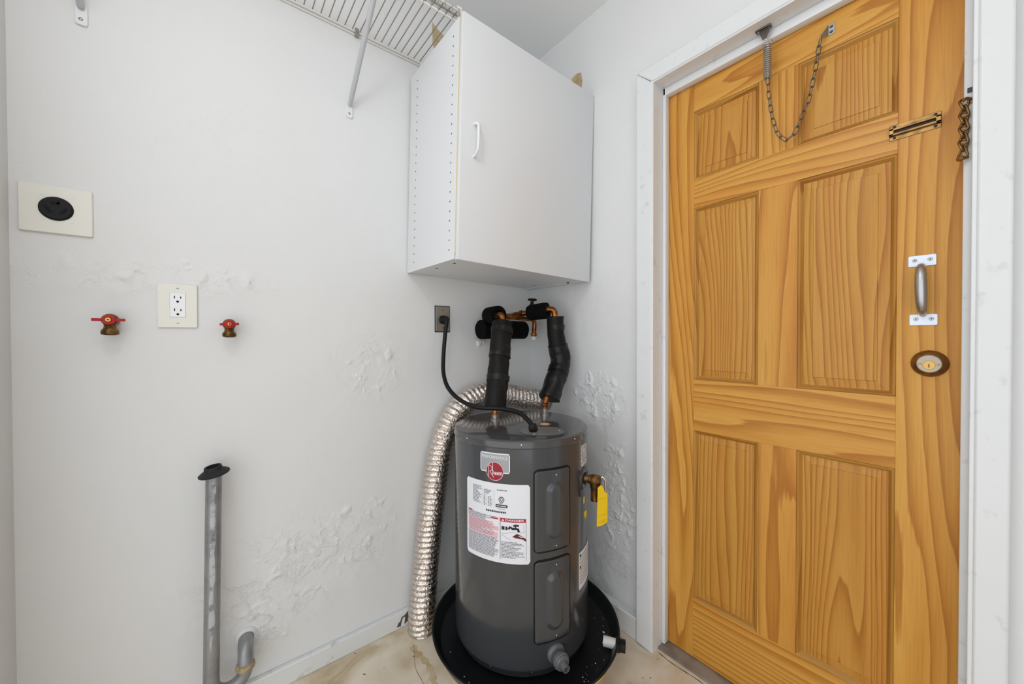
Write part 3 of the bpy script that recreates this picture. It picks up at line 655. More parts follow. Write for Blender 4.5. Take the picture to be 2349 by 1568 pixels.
def lab_poly(bm, pts, off=0.0011, box_=(LA0, LA1, LZ0, LZ1)):
    A0, A1, Z0, Z1 = box_; bm.faces.new([bm.verts.new(cy(A0 + (A1 - A0) * u, Z0 + (Z1 - Z0) * v, off)) for u, v in pts])
def text_on(bm, s, u0, u1, v0, v1, off=0.0013, box_=(LA0, LA1, LZ0, LZ1), bold=0.0):
    A0, A1, Z0, Z1 = box_
    cu = bpy.data.curves.new('lettering', 'FONT'); cu.body = s; cu.offset = bold; cu.resolution_u = 3
    to = bpy.data.objects.new('lettering', cu); COL.objects.link(to)
    dg = bpy.context.evaluated_depsgraph_get(); me = to.evaluated_get(dg).to_mesh()
    xs = [v.co.x for v in me.vertices]; ys = [v.co.y for v in me.vertices]; x0, x1, y0, y1 = min(xs), max(xs), min(ys), max(ys)
    vv = [bm.verts.new(cy(A0 + (A1 - A0) * (u0 + (u1 - u0) * (v.co.x - x0) / (x1 - x0)), Z0 + (Z1 - Z0) * (v0 + (v1 - v0) * (v.co.y - y0) / (y1 - y0)), off)) for v in me.vertices]
    for p in me.polygons:
        try: bm.faces.new([vv[i] for i in p.vertices])
        except ValueError: pass
    to.to_mesh_clear() if hasattr(to, 'to_mesh_clear') else None
    bpy.data.objects.remove(to); bpy.data.curves.remove(cu)
rnd = random.Random(3)
def text_rows(bm, u0, u1, v0, v1, rows, fill=0.62, ragged=0.25, dash=(0.02, 0.07)):
    for k in range(rows):
        vt = v1 - (v1 - v0) * k / rows; hgt = (v1 - v0) / rows * fill
        end = u1 - (u1 - u0) * ragged * rnd.random() ** 2; u = u0
        while u < end - 0.01:
            l = rnd.uniform(*dash); lab_rect(bm, u, min(u + l, end), vt - hgt, vt); u += l + 0.007
# pink warning bands behind the fine print
bm = new()
lab_rect(bm, 0.035, 0.48, 0.455, 0.505, 0.0009); lab_rect(bm, 0.035, 0.56, 0.40, 0.455, 0.0009); lab_rect(bm, 0.035, 0.30, 0.355, 0.40, 0.0009); lab_rect(bm, 0.30, 0.55, 0.335, 0.378, 0.0009); lab_rect(bm, 0.035, 0.55, 0.315, 0.345, 0.0009)
obj('pink_band', bm, 'print_pink', lab, smooth=0)
bm = new()
text_rows(bm, 0.035, 0.56, 0.505, 0.575, 5, 0.6, 0.5); text_rows(bm, 0.035, 0.56, 0.055, 0.31, 17, 0.6, 0.15); text_rows(bm, 0.05, 0.5, 0.32, 0.50, 11, 0.35, 0.3)
text_rows(bm, 0.135, 0.30, 0.70, 0.93, 13, 0.5, 0.7); text_rows(bm, 0.335, 0.46, 0.84, 0.90, 3, 0.5, 0.6); text_rows(bm, 0.33, 0.37, 0.69, 0.83, 8, 0.5, 0.2, (0.02, 0.03)); text_rows(bm, 0.40, 0.47, 0.69, 0.82, 8, 0.5, 0.3, (0.015, 0.03))
text_rows(bm, 0.54, 0.69, 0.905, 0.925, 1, 0.7, 0.0); text_rows(bm, 0.565, 0.63, 0.745, 0.757, 1, 0.7, 0); text_rows(bm, 0.55, 0.66, 0.675, 0.683, 1, 0.7, 0)
obj('fine_print', bm, 'print_grey', lab, smooth=0)
bm = new(); text_rows(bm, 0.60, 0.93, 0.065, 0.275, 12, 0.5, 0.5); obj('danger_print', bm, 'print_grey', lab, smooth=0)
bm = new(); lab_rect(bm, 0.52, 0.69, 0.70, 0.737); lab_line(bm, [(0.605 + 0.036 * math.cos(2 * PI * k / 24), 0.80 + 0.033 * math.sin(2 * PI * k / 24)) for k in range(24)], 0.0022, closed=True)
lab_line(bm, [(0.605 + 0.014 * math.cos(2 * PI * k / 16), 0.80 + 0.020 * math.sin(2 * PI * k / 16)) for k in range(16)], 0.0016, closed=True)
text_rows(bm, 0.37, 0.67, 0.628, 0.652, 1, 0.95, 0, (0.018, 0.024))
# tap drawing in the danger box
for u0, u1, v0, v1 in ((0.605, 0.648, 0.425, 0.47), (0.66, 0.69, 0.425, 0.468)): lab_rect(bm, u0, u1, v0, v1)
lab_line(bm, [(0.705, 0.435), (0.72, 0.465), (0.76, 0.445), (0.80, 0.45), (0.835, 0.44), (0.845, 0.405)], 0.0075); lab_line(bm, [(0.77, 0.48), (0.80, 0.49), (0.845, 0.485)], 0.006); lab_line(bm, [(0.80, 0.455), (0.80, 0.49)], 0.004)
for p in ([(0.59, 0.52), (0.59, 0.05), (0.945, 0.05), (0.945, 0.52)],): lab_line(bm, p, 0.0009)
obj('black_print', bm, 'print_black', lab, smooth=0)
bm = new(); lab_line(bm, [(0.605, 0.37), (0.72, 0.395), (0.80, 0.40)], 0.0012); lab_line(bm, [(0.605, 0.36), (0.68, 0.325), (0.74, 0.30)], 0.0012); lab_line(bm, [(0.86, 0.395), (0.94, 0.41)], 0.0012); lab_line(bm, [(0.915, 0.50), (0.915, 0.42)], 0.001)
lab_line(bm, [(0.575, 0.58), (0.575, 0.05)], 0.0009)
for u in (0.318, 0.50, 0.385): lab_line(bm, [(u, 0.69), (u, 0.92)], 0.0007)
for v in (0.89, 0.85, 0.80, 0.76): lab_line(bm, [(0.135, v), (0.49, v)], 0.0006)
obj('ruled_lines', bm, 'print_mid', lab, smooth=0)
bm = new(); lab_rect(bm, 0.585, 0.945, 0.525, 0.572); lab_rect(bm, 0.035, 0.12, 0.572, 0.588); lab_rect(bm, 0.44, 0.56, 0.545, 0.562); obj('red_header', bm, 'print_red', lab, smooth=0)
bm = new(); lab_poly(bm, [(0.765, 0.35), (0.80, 0.375), (0.82, 0.385), (0.86, 0.37), (0.92, 0.335), (0.945, 0.32), (0.945, 0.285), (0.90, 0.315), (0.85, 0.325), (0.79, 0.33)]); lab_line(bm, [(0.76, 0.345), (0.80, 0.352)], 0.003); obj('hand_print', bm, 'print_skin', lab, smooth=0)
bm = new(); text_on(bm, 'DANGER', 0.66, 0.92, 0.537, 0.562, 0.0014, bold=0.02); lab_poly(bm, [(0.605, 0.536), (0.645, 0.536), (0.625, 0.563)], 0.0014)
for k in range(7): lab_rect(bm, 0.535 + k * 0.0205, 0.549 + k * 0.0205, 0.712, 0.725, 0.0014)
obj('white_print', bm, 'label_white', lab, smooth=0)
# nameplate and round badge
PB = (-161.8, -138.0, 0.7305, 0.7925)
bm = new(); patch(bm, PB[0], PB[1], PB[2], PB[3], lambda u, v: 0.0009, 20, 10, 0.004, False); npl = obj('nameplate', bm, 'label_light', wh); npl.data.materials[0] = MATS['label_white']
bm = new(); lab_rect(bm, 0.03, 0.97, 0.06, 0.94, 0.0012, PB); obj('silver_field', bm, 'label_silver', npl)
bm = new(); text_on(bm, 'PERFORMANCE', 0.06, 0.93, 0.70, 0.86, 0.0015, PB, 0.0); obj('lettering', bm, 'label_white', npl, smooth=0)
BC = (-149.6, 0.7355); BRd = 0.0295
BB = (BC[0] - math.degrees(BRd / HR), BC[0] + math.degrees(BRd / HR), BC[1] - BRd, BC[1] + BRd)
def disc(bm, r, off):
    c = bm.verts.new(cy(BC[0], BC[1], off)); ring = [bm.verts.new(cy(BC[0] + math.degrees(r * math.cos(2 * PI * k / 48) / HR), BC[1] + r * math.sin(2 * PI * k / 48), off)) for k in range(48)]
    for k in range(48): bm.faces.new((c, ring[k], ring[(k + 1) % 48]))
bm = new(); disc(bm, BRd, 0.0018); bd = obj('badge', bm, 'print_pink', wh)
bm = new(); disc(bm, BRd * 0.93, 0.0022); obj('badge_field', bm, 'label_red', bd)
bm = new()
lab_line(bm, [(0.17, 0.22), (0.17, 0.80)], 0.0016, 0.0026, BB)
lab_line(bm, [(0.17, 0.80)] + [(0.18 + 0.18 * math.sin(a_), 0.64 + 0.16 * math.cos(a_)) for a_ in [PI * k / 9 for k in range(0, 9)]] + [(0.22, 0.47)], 0.0015, 0.0026, BB)
lab_line(bm, [(0.24, 0.47), (0.33, 0.34), (0.46, 0.18)], 0.0016, 0.0026, BB)
lab_line(bm, [(0.40, 0.95), (0.40, 0.33)], 0.0016, 0.0026, BB)
text_on(bm, 'heem', 0.40, 0.93, 0.32, 0.56, 0.0026, BB, 0.012)
obj('script_lettering', bm, 'label_white', bd, smooth=0)
bm = new(); patch(bm, -75.5, -60, 0.718, 0.790, flat, 12, 8, 0.002, False); obj('side_sticker', bm, 'label_light', wh)
bm = new(); patch(bm, -78.5, -52, 0.312, 0.436, flat, 16, 10, 0.002, False); s2 = obj('side_sticker', bm, 'label_light', wh); s2.data.materials[0] = MATS['label_white']
SB = (-78.5, -52, 0.312, 0.436); bm = new()
for k in range(9): lab_rect(bm, 0.06, 0.9 - 0.2 * rnd.random(), 0.86 - k * 0.09, 0.90 - k * 0.09, 0.0010, SB)
obj('fine_print', bm, 'print_mid', s2, smooth=0)
bm = new(); lab_rect(bm, 0.06, 0.14, 0.86, 0.94, 0.0012, SB); lab_rect(bm, 0.06, 0.14, 0.55, 0.62, 0.0012, SB); obj('black_print', bm, 'print_black', s2, smooth=0)
bm = new(); patch(bm, -70.8, -66.5, 0.588, 0.612, flat, 6, 4, 0.002, False); obj('yellow_sticker', bm, 'tag_yellow', wh)
# junction cover, knockout, nipples on the lid
bm = new(); cx_, cy_ = -0.411, -0.523; ax_ = Vector((0.782, -0.623)); bx_ = Vector((0.623, 0.782))
ol = []
for k in range(40):
    a = 2 * PI * k / 40; e = 0.5; c_, s_ = math.cos(a), math.sin(a)
    ol.append(tuple((ax_ * 0.074 * math.copysign(abs(c_) ** 0.8, c_) + bx_ * 0.056 * math.copysign(abs(s_) ** 0.85, s_))))
prism(bm, ol, Matrix.Translation((cx_, cy_, HT + 0.0002)), 0.0022); jc = obj('junction_cover', bm, 'cover_grey', wh, bw=0.0008)
for dx, dy in ((0.058, 0.0), (-0.03, -0.045)):
    bm = new(); p = ax_ * dx + bx_ * dy; lathe(bm, [(0.003, 0), (0.0022, 0.0018), (0, 0.002)], Matrix.Translation((cx_ + p.x, cy_ + p.y, HT + 0.0024)), 12); obj('screw', bm, 'chrome', jc)
bm = new(); lathe(bm, [(0.014, 0.0006), (0.0235, 0.0006), (0.0235, 0.0), (0.0245, 0.0)], Matrix.Translation((-0.333, -0.452, HT)), 32); obj('knockout_ring', bm, 'rust_ring', wh)
bm = new(); lathe(bm, [(0, 0.0008), (0.017, 0.0008), (0.017, 0)], Matrix.Translation((-0.333, -0.452, HT)), 32); obj('knockout_fill', bm, 'insulation_tan', wh)
for (nx, ny) in ((-0.4284, -0.2762), (-0.199, -0.3127)):
    bm = new(); lathe(bm, [(0.019, 0.0), (0.019, 0.004), (0.013, 0.006), (0.013, 0.014), (0.0155, 0.014), (0.0155, 0.018), (0.012, 0.019), (0.012, 0.021), (0, 0.021)], Matrix.Translation((nx, ny, HT)), 24); obj('nipple', bm, 'steel_satin', wh)
# drain valve
dv_a = -103.5; n0 = Vector((math.cos(R(dv_a)), math.sin(R(dv_a)), 0)); p0 = cy(dv_a, 0.158)
bm = new(); lathe(bm, [(0.030, -0.004), (0.030, 0.004), (0.025, 0.010), (0, 0.010)], place(p0, n0), 32); obj('valve_flange', bm, 'grey_plastic', wh)
bm = new(); M = place(p0, n0 + Vector((0, 0, -0.06)))
lathe(bm, [(0.016, 0.006), (0.020, 0.016), (0.0235, 0.020), (0.0245, 0.028), (0.0235, 0.040), (0.021, 0.044), (0.012, 0.045), (0.0115, 0.062), (0.0085, 0.062), (0.0085, 0.05), (0, 0.05)], M, 12); dvv = obj('drain_valve', bm, 'grey_plastic', wh, smooth=25)
bm = new(); lathe(bm, [(0.0236, 0.026), (0.0262, 0.027), (0.0262, 0.034), (0.0236, 0.036)], M, 24); obj('valve_knob', bm, 'grey_plastic', dvv)
# relief valve
ra = -67.0; rz = 0.671; rn = Vector((math.cos(R(ra)), math.sin(R(ra)), 0)); rp = cy(ra, rz)
bm = new(); lathe(bm, [(0.040, -0.010), (0.040, 0.0015), (0.034, 0.004), (0.027, 0.003), (0.021, 0.0015), (0.020, 0.0)], place(rp, rn), 32); obj('valve_bezel', bm, 'heater_grey', wh)
bm = new(); lathe(bm, [(0, 0.002), (0.020, 0.002), (0.0205, 0.0)], place(rp, rn), 24); obj('valve_hole', bm, 'black_void', wh)
rv_d = Vector((math.cos(R(-60)), math.sin(R(-60)), -0.04)).normalized()
bm = new(); lathe(bm, [(0.0125, 0.0), (0.0125, 0.014), (0.0155, 0.016), (0.0165, 0.024), (0.0185, 0.028), (0.0185, 0.050), (0.014, 0.056), (0, 0.056)], place(rp, rv_d), 20)
vb = rp + rv_d * 0.035
lathe(bm, [(0.0155, 0.0), (0.0165, 0.022), (0.0145, 0.030), (0.0135, 0.032), (0.0135, 0.072), (0.0115, 0.072), (0.0115, 0.06), (0, 0.06)], place(vb + Vector((0, 0, 0.002)), (0, 0, -1)), 20)
rv = obj('relief_valve', bm, 'brass_dull', wh)
ve = rp + rv_d * 0.055
bm = new(); side = Vector((0.78, -0.62, 0)); 
tube(bm, spline([ve + Vector((0, 0, 0.010)), ve + rv_d * 0.006 + Vector((0, 0, 0.014)), ve + rv_d * 0.014 + Vector((0, 0, 0.004)), ve + rv_d * 0.016 + Vector((0, 0, -0.030))], 6), 0.0035, 10); obj('test_lever', bm, 'chrome', rv)
# yellow tag hanging from the lever
tg = thing('warning_tag', 'yellow paper warning tag hanging from the brass relief valve', 'tag', ve + Vector((0, 0, -0.13)))
tc_ = ve + rv_d * 0.012 + Vector((-0.012, -0.004, -0.004)); tu = Vector((0.92, -0.40, 0)).normalized(); tn = tu.cross(Vector((0, 0, 1)))
def tagsheet(bm, pts, off, th):
    M = Matrix((tu, Vector((0, 0, 1)), tn)).transposed().to_4x4(); M.translation = tc_ + tn * off; prism(bm, pts, M, th)
bm = new(); tagsheet(bm, [(-0.020, -0.010), (-0.008, -0.002), (0.0, -0.010), (0.006, -0.028), (0.016, -0.032), (0.015, -0.128), (-0.004, -0.137), (-0.024, -0.139)], 0, 0.0008); obj('card', bm, 'tag_yellow', tg, smooth=0)
bm = new()
for v0, v1 in ((-0.10, -0.1008), (-0.118, -0.1188), (-0.124, -0.1248), (-0.045, -0.0456)): tagsheet(bm, [(-0.017, v0 - 0.004), (0.011, v0), (0.011, v1), (-0.017, v1 - 0.004)], -0.0004, 0.0016)
obj('print', bm, 'tag_print', tg, smooth=0)
bm = new(); qb = cy(-64.5, 0.545, 0.0); M = place(qb, Vector((math.cos(R(-64.5)), math.sin(R(-64.5)), 0))); box(bm, (-0.010, -0.010, -0.001), (0.010, 0.012, 0.003), 0.001, M); obj('yellow_tab', bm, 'tag_yellow', wh)

# ------------------------------------------------------------------ drip pan and stand
PXc, PYc = -0.3795, -0.3945
bm = new(); lathe(bm, [(0, 0.0), (0.295, 0.0), (0.295, 0.0715), (0, 0.0715)], Matrix.Translation((PXc, PYc, 0)), 48); tag(obj('heater_stand', bm, 'stand_beige', origin=(PXc, PYc, 0)), 'low round beige stand under the black drip pan', 'stand')
pan = thing('drip_pan', 'round black plastic drip pan under the grey water heater', 'drip pan', (PXc, PYc, 0.072))
bm = new(); lathe(bm, [(0, 0.0795), (0.306, 0.0795), (0.312, 0.083), (0.331, 0.119), (0.334, 0.1215), (0.339, 0.1215), (0.340, 0.119), (0.338, 0.116), (0.336, 0.114), (0.318, 0.076), (0.312, 0.0725), (0, 0.0725)], Matrix.Translation((PXc, PYc, 0)), 96); obj('tray', bm, 'pan_black', pan)
pd = Vector((math.cos(R(-58.7)), math.sin(R(-58.7)), 0)); pc = Vector((PXc, PYc, 0.101))
bm = new(); lathe(bm, [(0.012, 0.285), (0.0165, 0.285), (0.0165, 0.335), (0.012, 0.335), (0.012, 0.285)], place(pc, pd), 28); obj('drain_fitting', bm, 'pvc_white', pan)
bm = new(); lathe(bm, [(0.014, 0.327), (0.023, 0.327), (0.023, 0.340), (0.0195, 0.342), (0.0195, 0.358), (0.014, 0.358)], place(pc, pd), 8); obj('drain_nut', bm, 'black_plastic', pan, smooth=20)
def pansheet(bm, a0, a1, t0, t1, off):
    pv = None
    for i in range(13):
        a = R(a0 + (a1 - a0) * i / 12); row = []
        for t_ in (t0, t1):
            r_ = 0.318 + (0.336 - 0.318) * t_ + off; row.append(bm.verts.new((PXc + r_ * math.cos(a), PYc + r_ * math.sin(a), 0.076 + 0.038 * t_)))
        if pv: bm.faces.new((pv[0], row[0], row[1], pv[1]))
        pv = row
bm = new(); pansheet(bm, -93, -72, 0.05, 0.95, 0.0012); st = obj('paper_label', bm, 'insulation_tan', pan)
bm = new(); pansheet(bm, -92.5, -80, 0.62, 0.93, 0.0018); obj('yellow_stripe', bm, 'tag_yellow', st)
bm = new(); rn2 = random.Random(11)
for k in range(46):
    a = R(rn2.uniform(-100, 20)) if k < 38 else R(rn2.uniform(-200, -120)); r_ = rn2.uniform(0.262, 0.305); s = rn2.uniform(0.0006, 0.0019) * (2.2 if k == 0 else 1)
    box(bm, (-s, -s * 0.6, 0), (s, s * 0.6, s * 0.6), 0, Matrix.Translation((PXc + r_ * math.cos(a), PYc + r_ * math.sin(a), 0.0796)) @ Matrix.Rotation(rn2.uniform(0, 3), 4, 'Z'))
o = obj('paint_flakes', bm, 'flake_white', pan, smooth=0); o['kind'] = 'stuff'

# ------------------------------------------------------------------ foil duct
ctrl = [(-0.6465, -0.078, 0.002), (-0.6455, -0.078, 0.05), (-0.636, -0.077, 0.15), (-0.618, -0.077, 0.33), (-0.596, -0.078, 0.50), (-0.570, -0.078, 0.655), (-0.535, -0.078, 0.765), (-0.472, -0.076, 0.852), (-0.375, -0.072, 0.895), (-0.25, -0.072, 0.893), (-0.135, -0.088, 0.866), (-0.055, -0.105, 0.850)]
path = spline(ctrl, 44)
cum = [0.0]
for a, b in zip(path, path[1:]): cum.append(cum[-1] + (b - a).length)
def at_len(s):
    import bisect
    i = min(max(bisect.bisect_right(cum, s) - 1, 0), len(path) - 2); k = (s - cum[i]) / max(1e-9, cum[i + 1] - cum[i]); return path[i].lerp(path[i + 1], k)
bm = new(); total = cum[-1]; pitch_ = 0.0205; per = 7; n = int(total / pitch_ * per); seg = 44; prev = None; a_ = None
for i in range(n + 1):
    s = total * i / n; p = at_len(s); t_ = (at_len(min(total, s + 0.01)) - at_len(max(0, s - 0.01))).normalized()
    if a_ is None: a_, b_ = frame(t_, Vector((0, 1, 0)))
    a_ = (a_ - t_ * a_.dot(t_)).normalized(); b_ = a_.cross(t_); ring = []
    bulge = 0.049 + 0.0022 * noise.noise(Vector((s * 6, 0.5, 0)))
    for k in range(seg):
        th = 2 * PI * k / seg
        ph = (s + 0.0035 * noise.noise(Vector((s * 9, math.cos(th) * 1.2, math.sin(th) * 1.2)))) / pitch_ + th / (2 * PI)
        rr = bulge + 0.0036 * (2 * abs(math.sin(PI * ph)) ** 0.8 - 1) + 0.0011 * noise.noise(Vector((math.cos(th) * 7, math.sin(th) * 7, s * 55)))
        ring.append(bm.verts.new(p + (a_ * math.cos(th) + b_ * math.sin(th)) * rr))
    if prev:
        for k in range(seg): bm.faces.new((prev[k], prev[(k + 1) % seg], ring[(k + 1) % seg], ring[k]))
    prev = ring
t = thing('foil_duct', 'flexible corrugated silver foil duct curling behind the water heater', 'duct', (-0.6465, -0.078, 0))
obj('foil_tube', bm, 'duct_foil', t, smooth=70)
bm = new(); tube(bm, [(-0.062, -0.104, 0.851), (-0.0005, -0.112, 0.846)], 0.0475, 36); obj('wall_collar', bm, 'galvanised', t)

# ------------------------------------------------------------------ insulated pipes
def sleeve(bm, pts, r, amp=0.0018, sd=0.0, seg=28, n=6):
    sp_ = spline(pts, n) if len(pts) > 2 else [Vector(pts[0]).lerp(Vector(pts[1]), i / 10) for i in range(11)]
    k0 = len(bm.verts); tube(bm, sp_, r if not isinstance(r, tuple) else [r[0] + (r[1] - r[0]) * i / (len(sp_) - 1) for i in range(len(sp_))], seg)
    bm.verts.ensure_lookup_table()
    for v in bm.verts[k0:]:
        d = noise.noise_vector(v.co * 22 + Vector((sd, 0, 0))) + noise.noise_vector(v.co * 55 + Vector((0, sd, 3))) * 0.5; v.co += d * amp
    return bm
t = thing('insulated_pipe', 'straight black foam insulated water pipe left of centre on the heater', 'pipe', (-0.4284, -0.2762, 0.855), 'insulated pipes above the heater')
A = Vector((-0.4284, -0.2762, 0.878)); Bp = Vector((-0.3375, -0.203, 1.213))
bm = new(); tube(bm, [(-0.4284, -0.2762, 0.852), A, A.lerp(Bp, 0.1)], 0.0118, 16); obj('copper_stub', bm, 'copper', t)
for f0, f1, r in ((0.01, 0.335, 0.043), (0.33, 0.60, 0.0425), (0.59, 1.0, 0.0432)):
    bm = new(); sleeve(bm, [A.lerp(Bp, f0), A.lerp(Bp, f1)], (r, r - 0.001), 0.0034, f0 * 9); obj('foam_sleeve', bm, 'foam_black', t)
ax = (Bp - A).normalized()
for f0, f1, dr in ((0.575, 0.625, 0.0448), (0.30, 0.365, 0.0452), (0.86, 0.93, 0.0444)):
    bm = new(); sleeve(bm, [A.lerp(Bp, f0), A.lerp(Bp, f1)], (dr, dr - 0.0008), 0.0036, f0 * 31); obj('tape_band', bm, 'tape_black', t)
fn = Vector((-0.30, -0.95, 0.1)).normalized()
for f0, pl_y, m_ in ((0.24, [(-0.008, -0.045), (0.014, -0.048), (0.013, 0.0), (0.004, 0.034), (-0.012, 0.040)], 'tape_black'), (0.70, [(-0.022, -0.012), (0.010, -0.016), (0.020, 0.006), (-0.004, 0.012)], 'tape_black')):
    bm = new(); prism(bm, pl_y, place(A.lerp(Bp, f0) + fn * 0.0405 + Vector((0.012, 0, 0)), fn), 0.0035); obj('tape_flap', bm, m_, t, bw=0.001)
bm = new(); tube(bm, spline([Bp + ax * -0.02, Bp + ax * 0.012, Bp + Vector((0.001, 0.006, 0.030)), Bp + Vector((0.004, 0.026, 0.035)), Bp + Vector((0.014, 0.07, 0.035)), Vector((-0.319, -0.105, 1.248))], 6), 0.0112, 16); obj('copper_elbow', bm, 'copper', t)
bm = new(); E0 = Vector((-0.318, -0.080, 1.248)); E1 = Vector((-0.322, -0.160, 1.247))
M = place(E1, E1 - E0); Ln = (E1 - E0).length
lathe(bm, [(0.006, -Ln), (0.038, -Ln), (0.0410, -0.004), (0.0385, 0.0), (0.0235, -0.001), (0.020, -0.012), (0.0125, -0.06)], M, 32); sleeve_o = obj('wall_sleeve', bm, 'foam_black_dull', t)
bm = new(); tube(bm, [(-0.319, -0.10, 1.245), (-0.319, -0.075, 1.19)], 0.012, 12); obj('copper_drop', bm, 'copper', t)
t = thing('pipe_wrap', 'short horizontal black foam wrap on the wall behind the heater pipes', 'pipe', (-0.235, -0.05, 1.14))
bm = new(); sleeve(bm, [(-0.352, -0.062, 1.187), (-0.235, -0.060, 1.188), (-0.102, -0.060, 1.187)], 0.0425, 0.0018, 3.0); obj('foam_sleeve', bm, 'foam_black_dull', t)
bm = new(); tube(bm, [(-0.345, -0.062, 1.187), (-0.11, -0.060, 1.187)], 0.011, 14); obj('copper_core', bm, 'copper', t)
bm = new(); tube(bm, [(-0.275, -0.030, 1.187), (-0.275, 0, 1.187)], 0.02, 14); obj('wall_stub', bm, 'copper', t)
t = thing('drain_spout', 'bent copper drain tube with a white end cap between the black pipes', 'pipe', (-0.118, -0.15, 1.143))
bm = new(); tube(bm, spline([(-0.34, -0.150, 1.2425), (-0.27, -0.150, 1.241), (-0.155, -0.150, 1.236), (-0.125, -0.150, 1.2345), (-0.112, -0.150, 1.228), (-0.1095, -0.150, 1.212), (-0.112, -0.150, 1.180), (-0.114, -0.150, 1.166)], 6), [0.0098] * 31 + [0.0103] * 12, 14); obj('tube', bm, 'copper', t)
bm = new(); lathe(bm, [(0.0105, 0.008), (0.0145, 0.004), (0.0145, -0.006), (0.012, -0.010)], Matrix.Translation((-0.1145, -0.150, 1.166)), 20); obj('ferrule', bm, 'copper', t)
bm = new(); lathe(bm, [(0, -0.026), (0.0115, -0.026), (0.012, -0.024), (0.012, -0.008), (0, -0.008)], Matrix.Translation((-0.1147, -0.150, 1.166)), 20); obj('end_cap', bm, 'pvc_white', t)
# right hand pipe with gate valve
t = thing('insulated_pipe', 'kinked black insulated water pipe with shutoff valve near the right wall', 'pipe', (-0.199, -0.3127, 0.856), 'insulated pipes above the heater')
q = [(-0.1080, -0.282, 1.243), (-0.104, -0.283, 1.17), (-0.094, -0.286, 1.10), (-0.082, -0.290, 1.052), (-0.104, -0.297, 1.000), (-0.142, -0.304, 0.942), (-0.172, -0.310, 0.893)]
bm = new(); sleeve(bm, q[0:3], (0.0360, 0.0395), 0.0034, 5.0); obj('foam_sleeve', bm, 'foam_black', t)
bm = new(); sleeve(bm, [(-0.096, -0.2855, 1.112)] + q[3:], (0.0425, 0.0455), 0.0046, 7.0, 28, 9); obj('foam_sleeve', bm, 'tape_black', t)
for pa, pb, r in (((-0.1045, -0.283, 1.205), (-0.1040, -0.283, 1.185), 0.0385), ((-0.097, -0.286, 1.118), (-0.0915, -0.2865, 1.092), 0.0435), ((-0.094, -0.2935, 1.018), (-0.108, -0.2975, 0.996), 0.0458)):
    bm = new(); sleeve(bm, [pa, pb], (r, r), 0.0036, r * 900); obj('tape_band', bm, 'tape_black', t)
bm = new(); prism(bm, [(-0.012, -0.022), (0.010, -0.030), (0.016, 0.020), (0.006, 0.030), (-0.010, 0.012)], place((-0.085, -0.3300, 1.078), (-0.25, -1, 0.12)), 0.004); obj('tape_flap', bm, 'tape_black', t)
bm = new(); prism(bm, [(-0.010, -0.012), (0.006, -0.016), (0.014, 0.006), (0.004, 0.012), (-0.012, 0.006)], place((-0.122, -0.322, 0.905), (0.5, -0.8, -0.4)), 0.008); obj('tape_tail', bm, 'tape_black', t)
bm = new(); tube(bm, [(-0.199, -0.3127, 0.8545), (-0.196, -0.3127, 0.885), (-0.182, -0.311, 0.905)], 0.0115, 16); lathe(bm, [(0.0125, -0.006), (0.0155, -0.004), (0.0155, 0.006), (0.0125, 0.008)], Matrix.Translation((-0.199, -0.3127, 0.872)), 20); obj('copper_stub', bm, 'copper', t)
bm = new(); tube(bm, spline([(-0.1075, -0.282, 1.215), (-0.108, -0.281, 1.250), (-0.111, -0.276, 1.268), (-0.119, -0.262, 1.275), (-0.131, -0.238, 1.273), (-0.14, -0.22, 1.271)], 6), 0.0135, 18); obj('copper_elbow', bm, 'copper', t)
V0 = Vector((-0.160, -0.165, 1.262)); V1 = Vector((-0.122, -0.252, 1.271))
bm = new(); M = place(V1, V1 - V0); Ln = (V1 - V0).length
lathe(bm, [(0.010, -Ln), (0.030, -Ln), (0.0355, -Ln + 0.012), (0.0365, -0.012), (0.034, 0.0), (0.019, -0.002), (0.015, -0.01)], M, 32); obj('valve_wrap', bm, 'foam_black_dull', t)
bm = new(); tube(bm, spline([(-0.190, 0.0, 1.252), (-0.192, -0.07, 1.253), (-0.194, -0.105, 1.255), (-0.187, -0.126, 1.258), (-0.165, -0.158, 1.262), (-0.150, -0.18, 1.264)], 6), 0.0122, 16)
lathe(bm, [(0.0125, -0.007), (0.0155, -0.005), (0.0155, 0.005), (0.0125, 0.007)], place((-0.181, -0.140, 1.260), V1 - V0), 18); obj('copper_feed', bm, 'copper', t)
sv = Vector((-0.151, -0.178, 1.286)); sd = Vector((0.10, 0.02, 1)).normalized()
bm = new(); lathe(bm, [(0.016, 0.0), (0.013, 0.012), (0.009, 0.016), (0.008, 0.026), (0.004, 0.030), (0.004, 0.042), (0, 0.042)], place(sv, sd), 16); obj('valve_bonnet', bm, 'brass_dull', t)
bm = new(); M = place(sv + sd * 0.036, sd)
tube(bm, [M @ Vector((0.0175 * math.cos(2 * PI * k / 32), 0.0175 * math.sin(2 * PI * k / 32), 0.0012 * math.cos(8 * 2 * PI * k / 32))) for k in range(32)], 0.0034, 8, closed=True)
for k in range(4): a = PI / 4 + k * PI / 2; tube(bm, [M @ Vector((0, 0, 0)), M @ Vector((0.017 * math.cos(a), 0.017 * math.sin(a), 0))], 0.0026, 6)
lathe(bm, [(0.005, -0.003), (0.005, 0.004), (0, 0.004)], M, 12); obj('hand_wheel', bm, 'black_plastic', t)

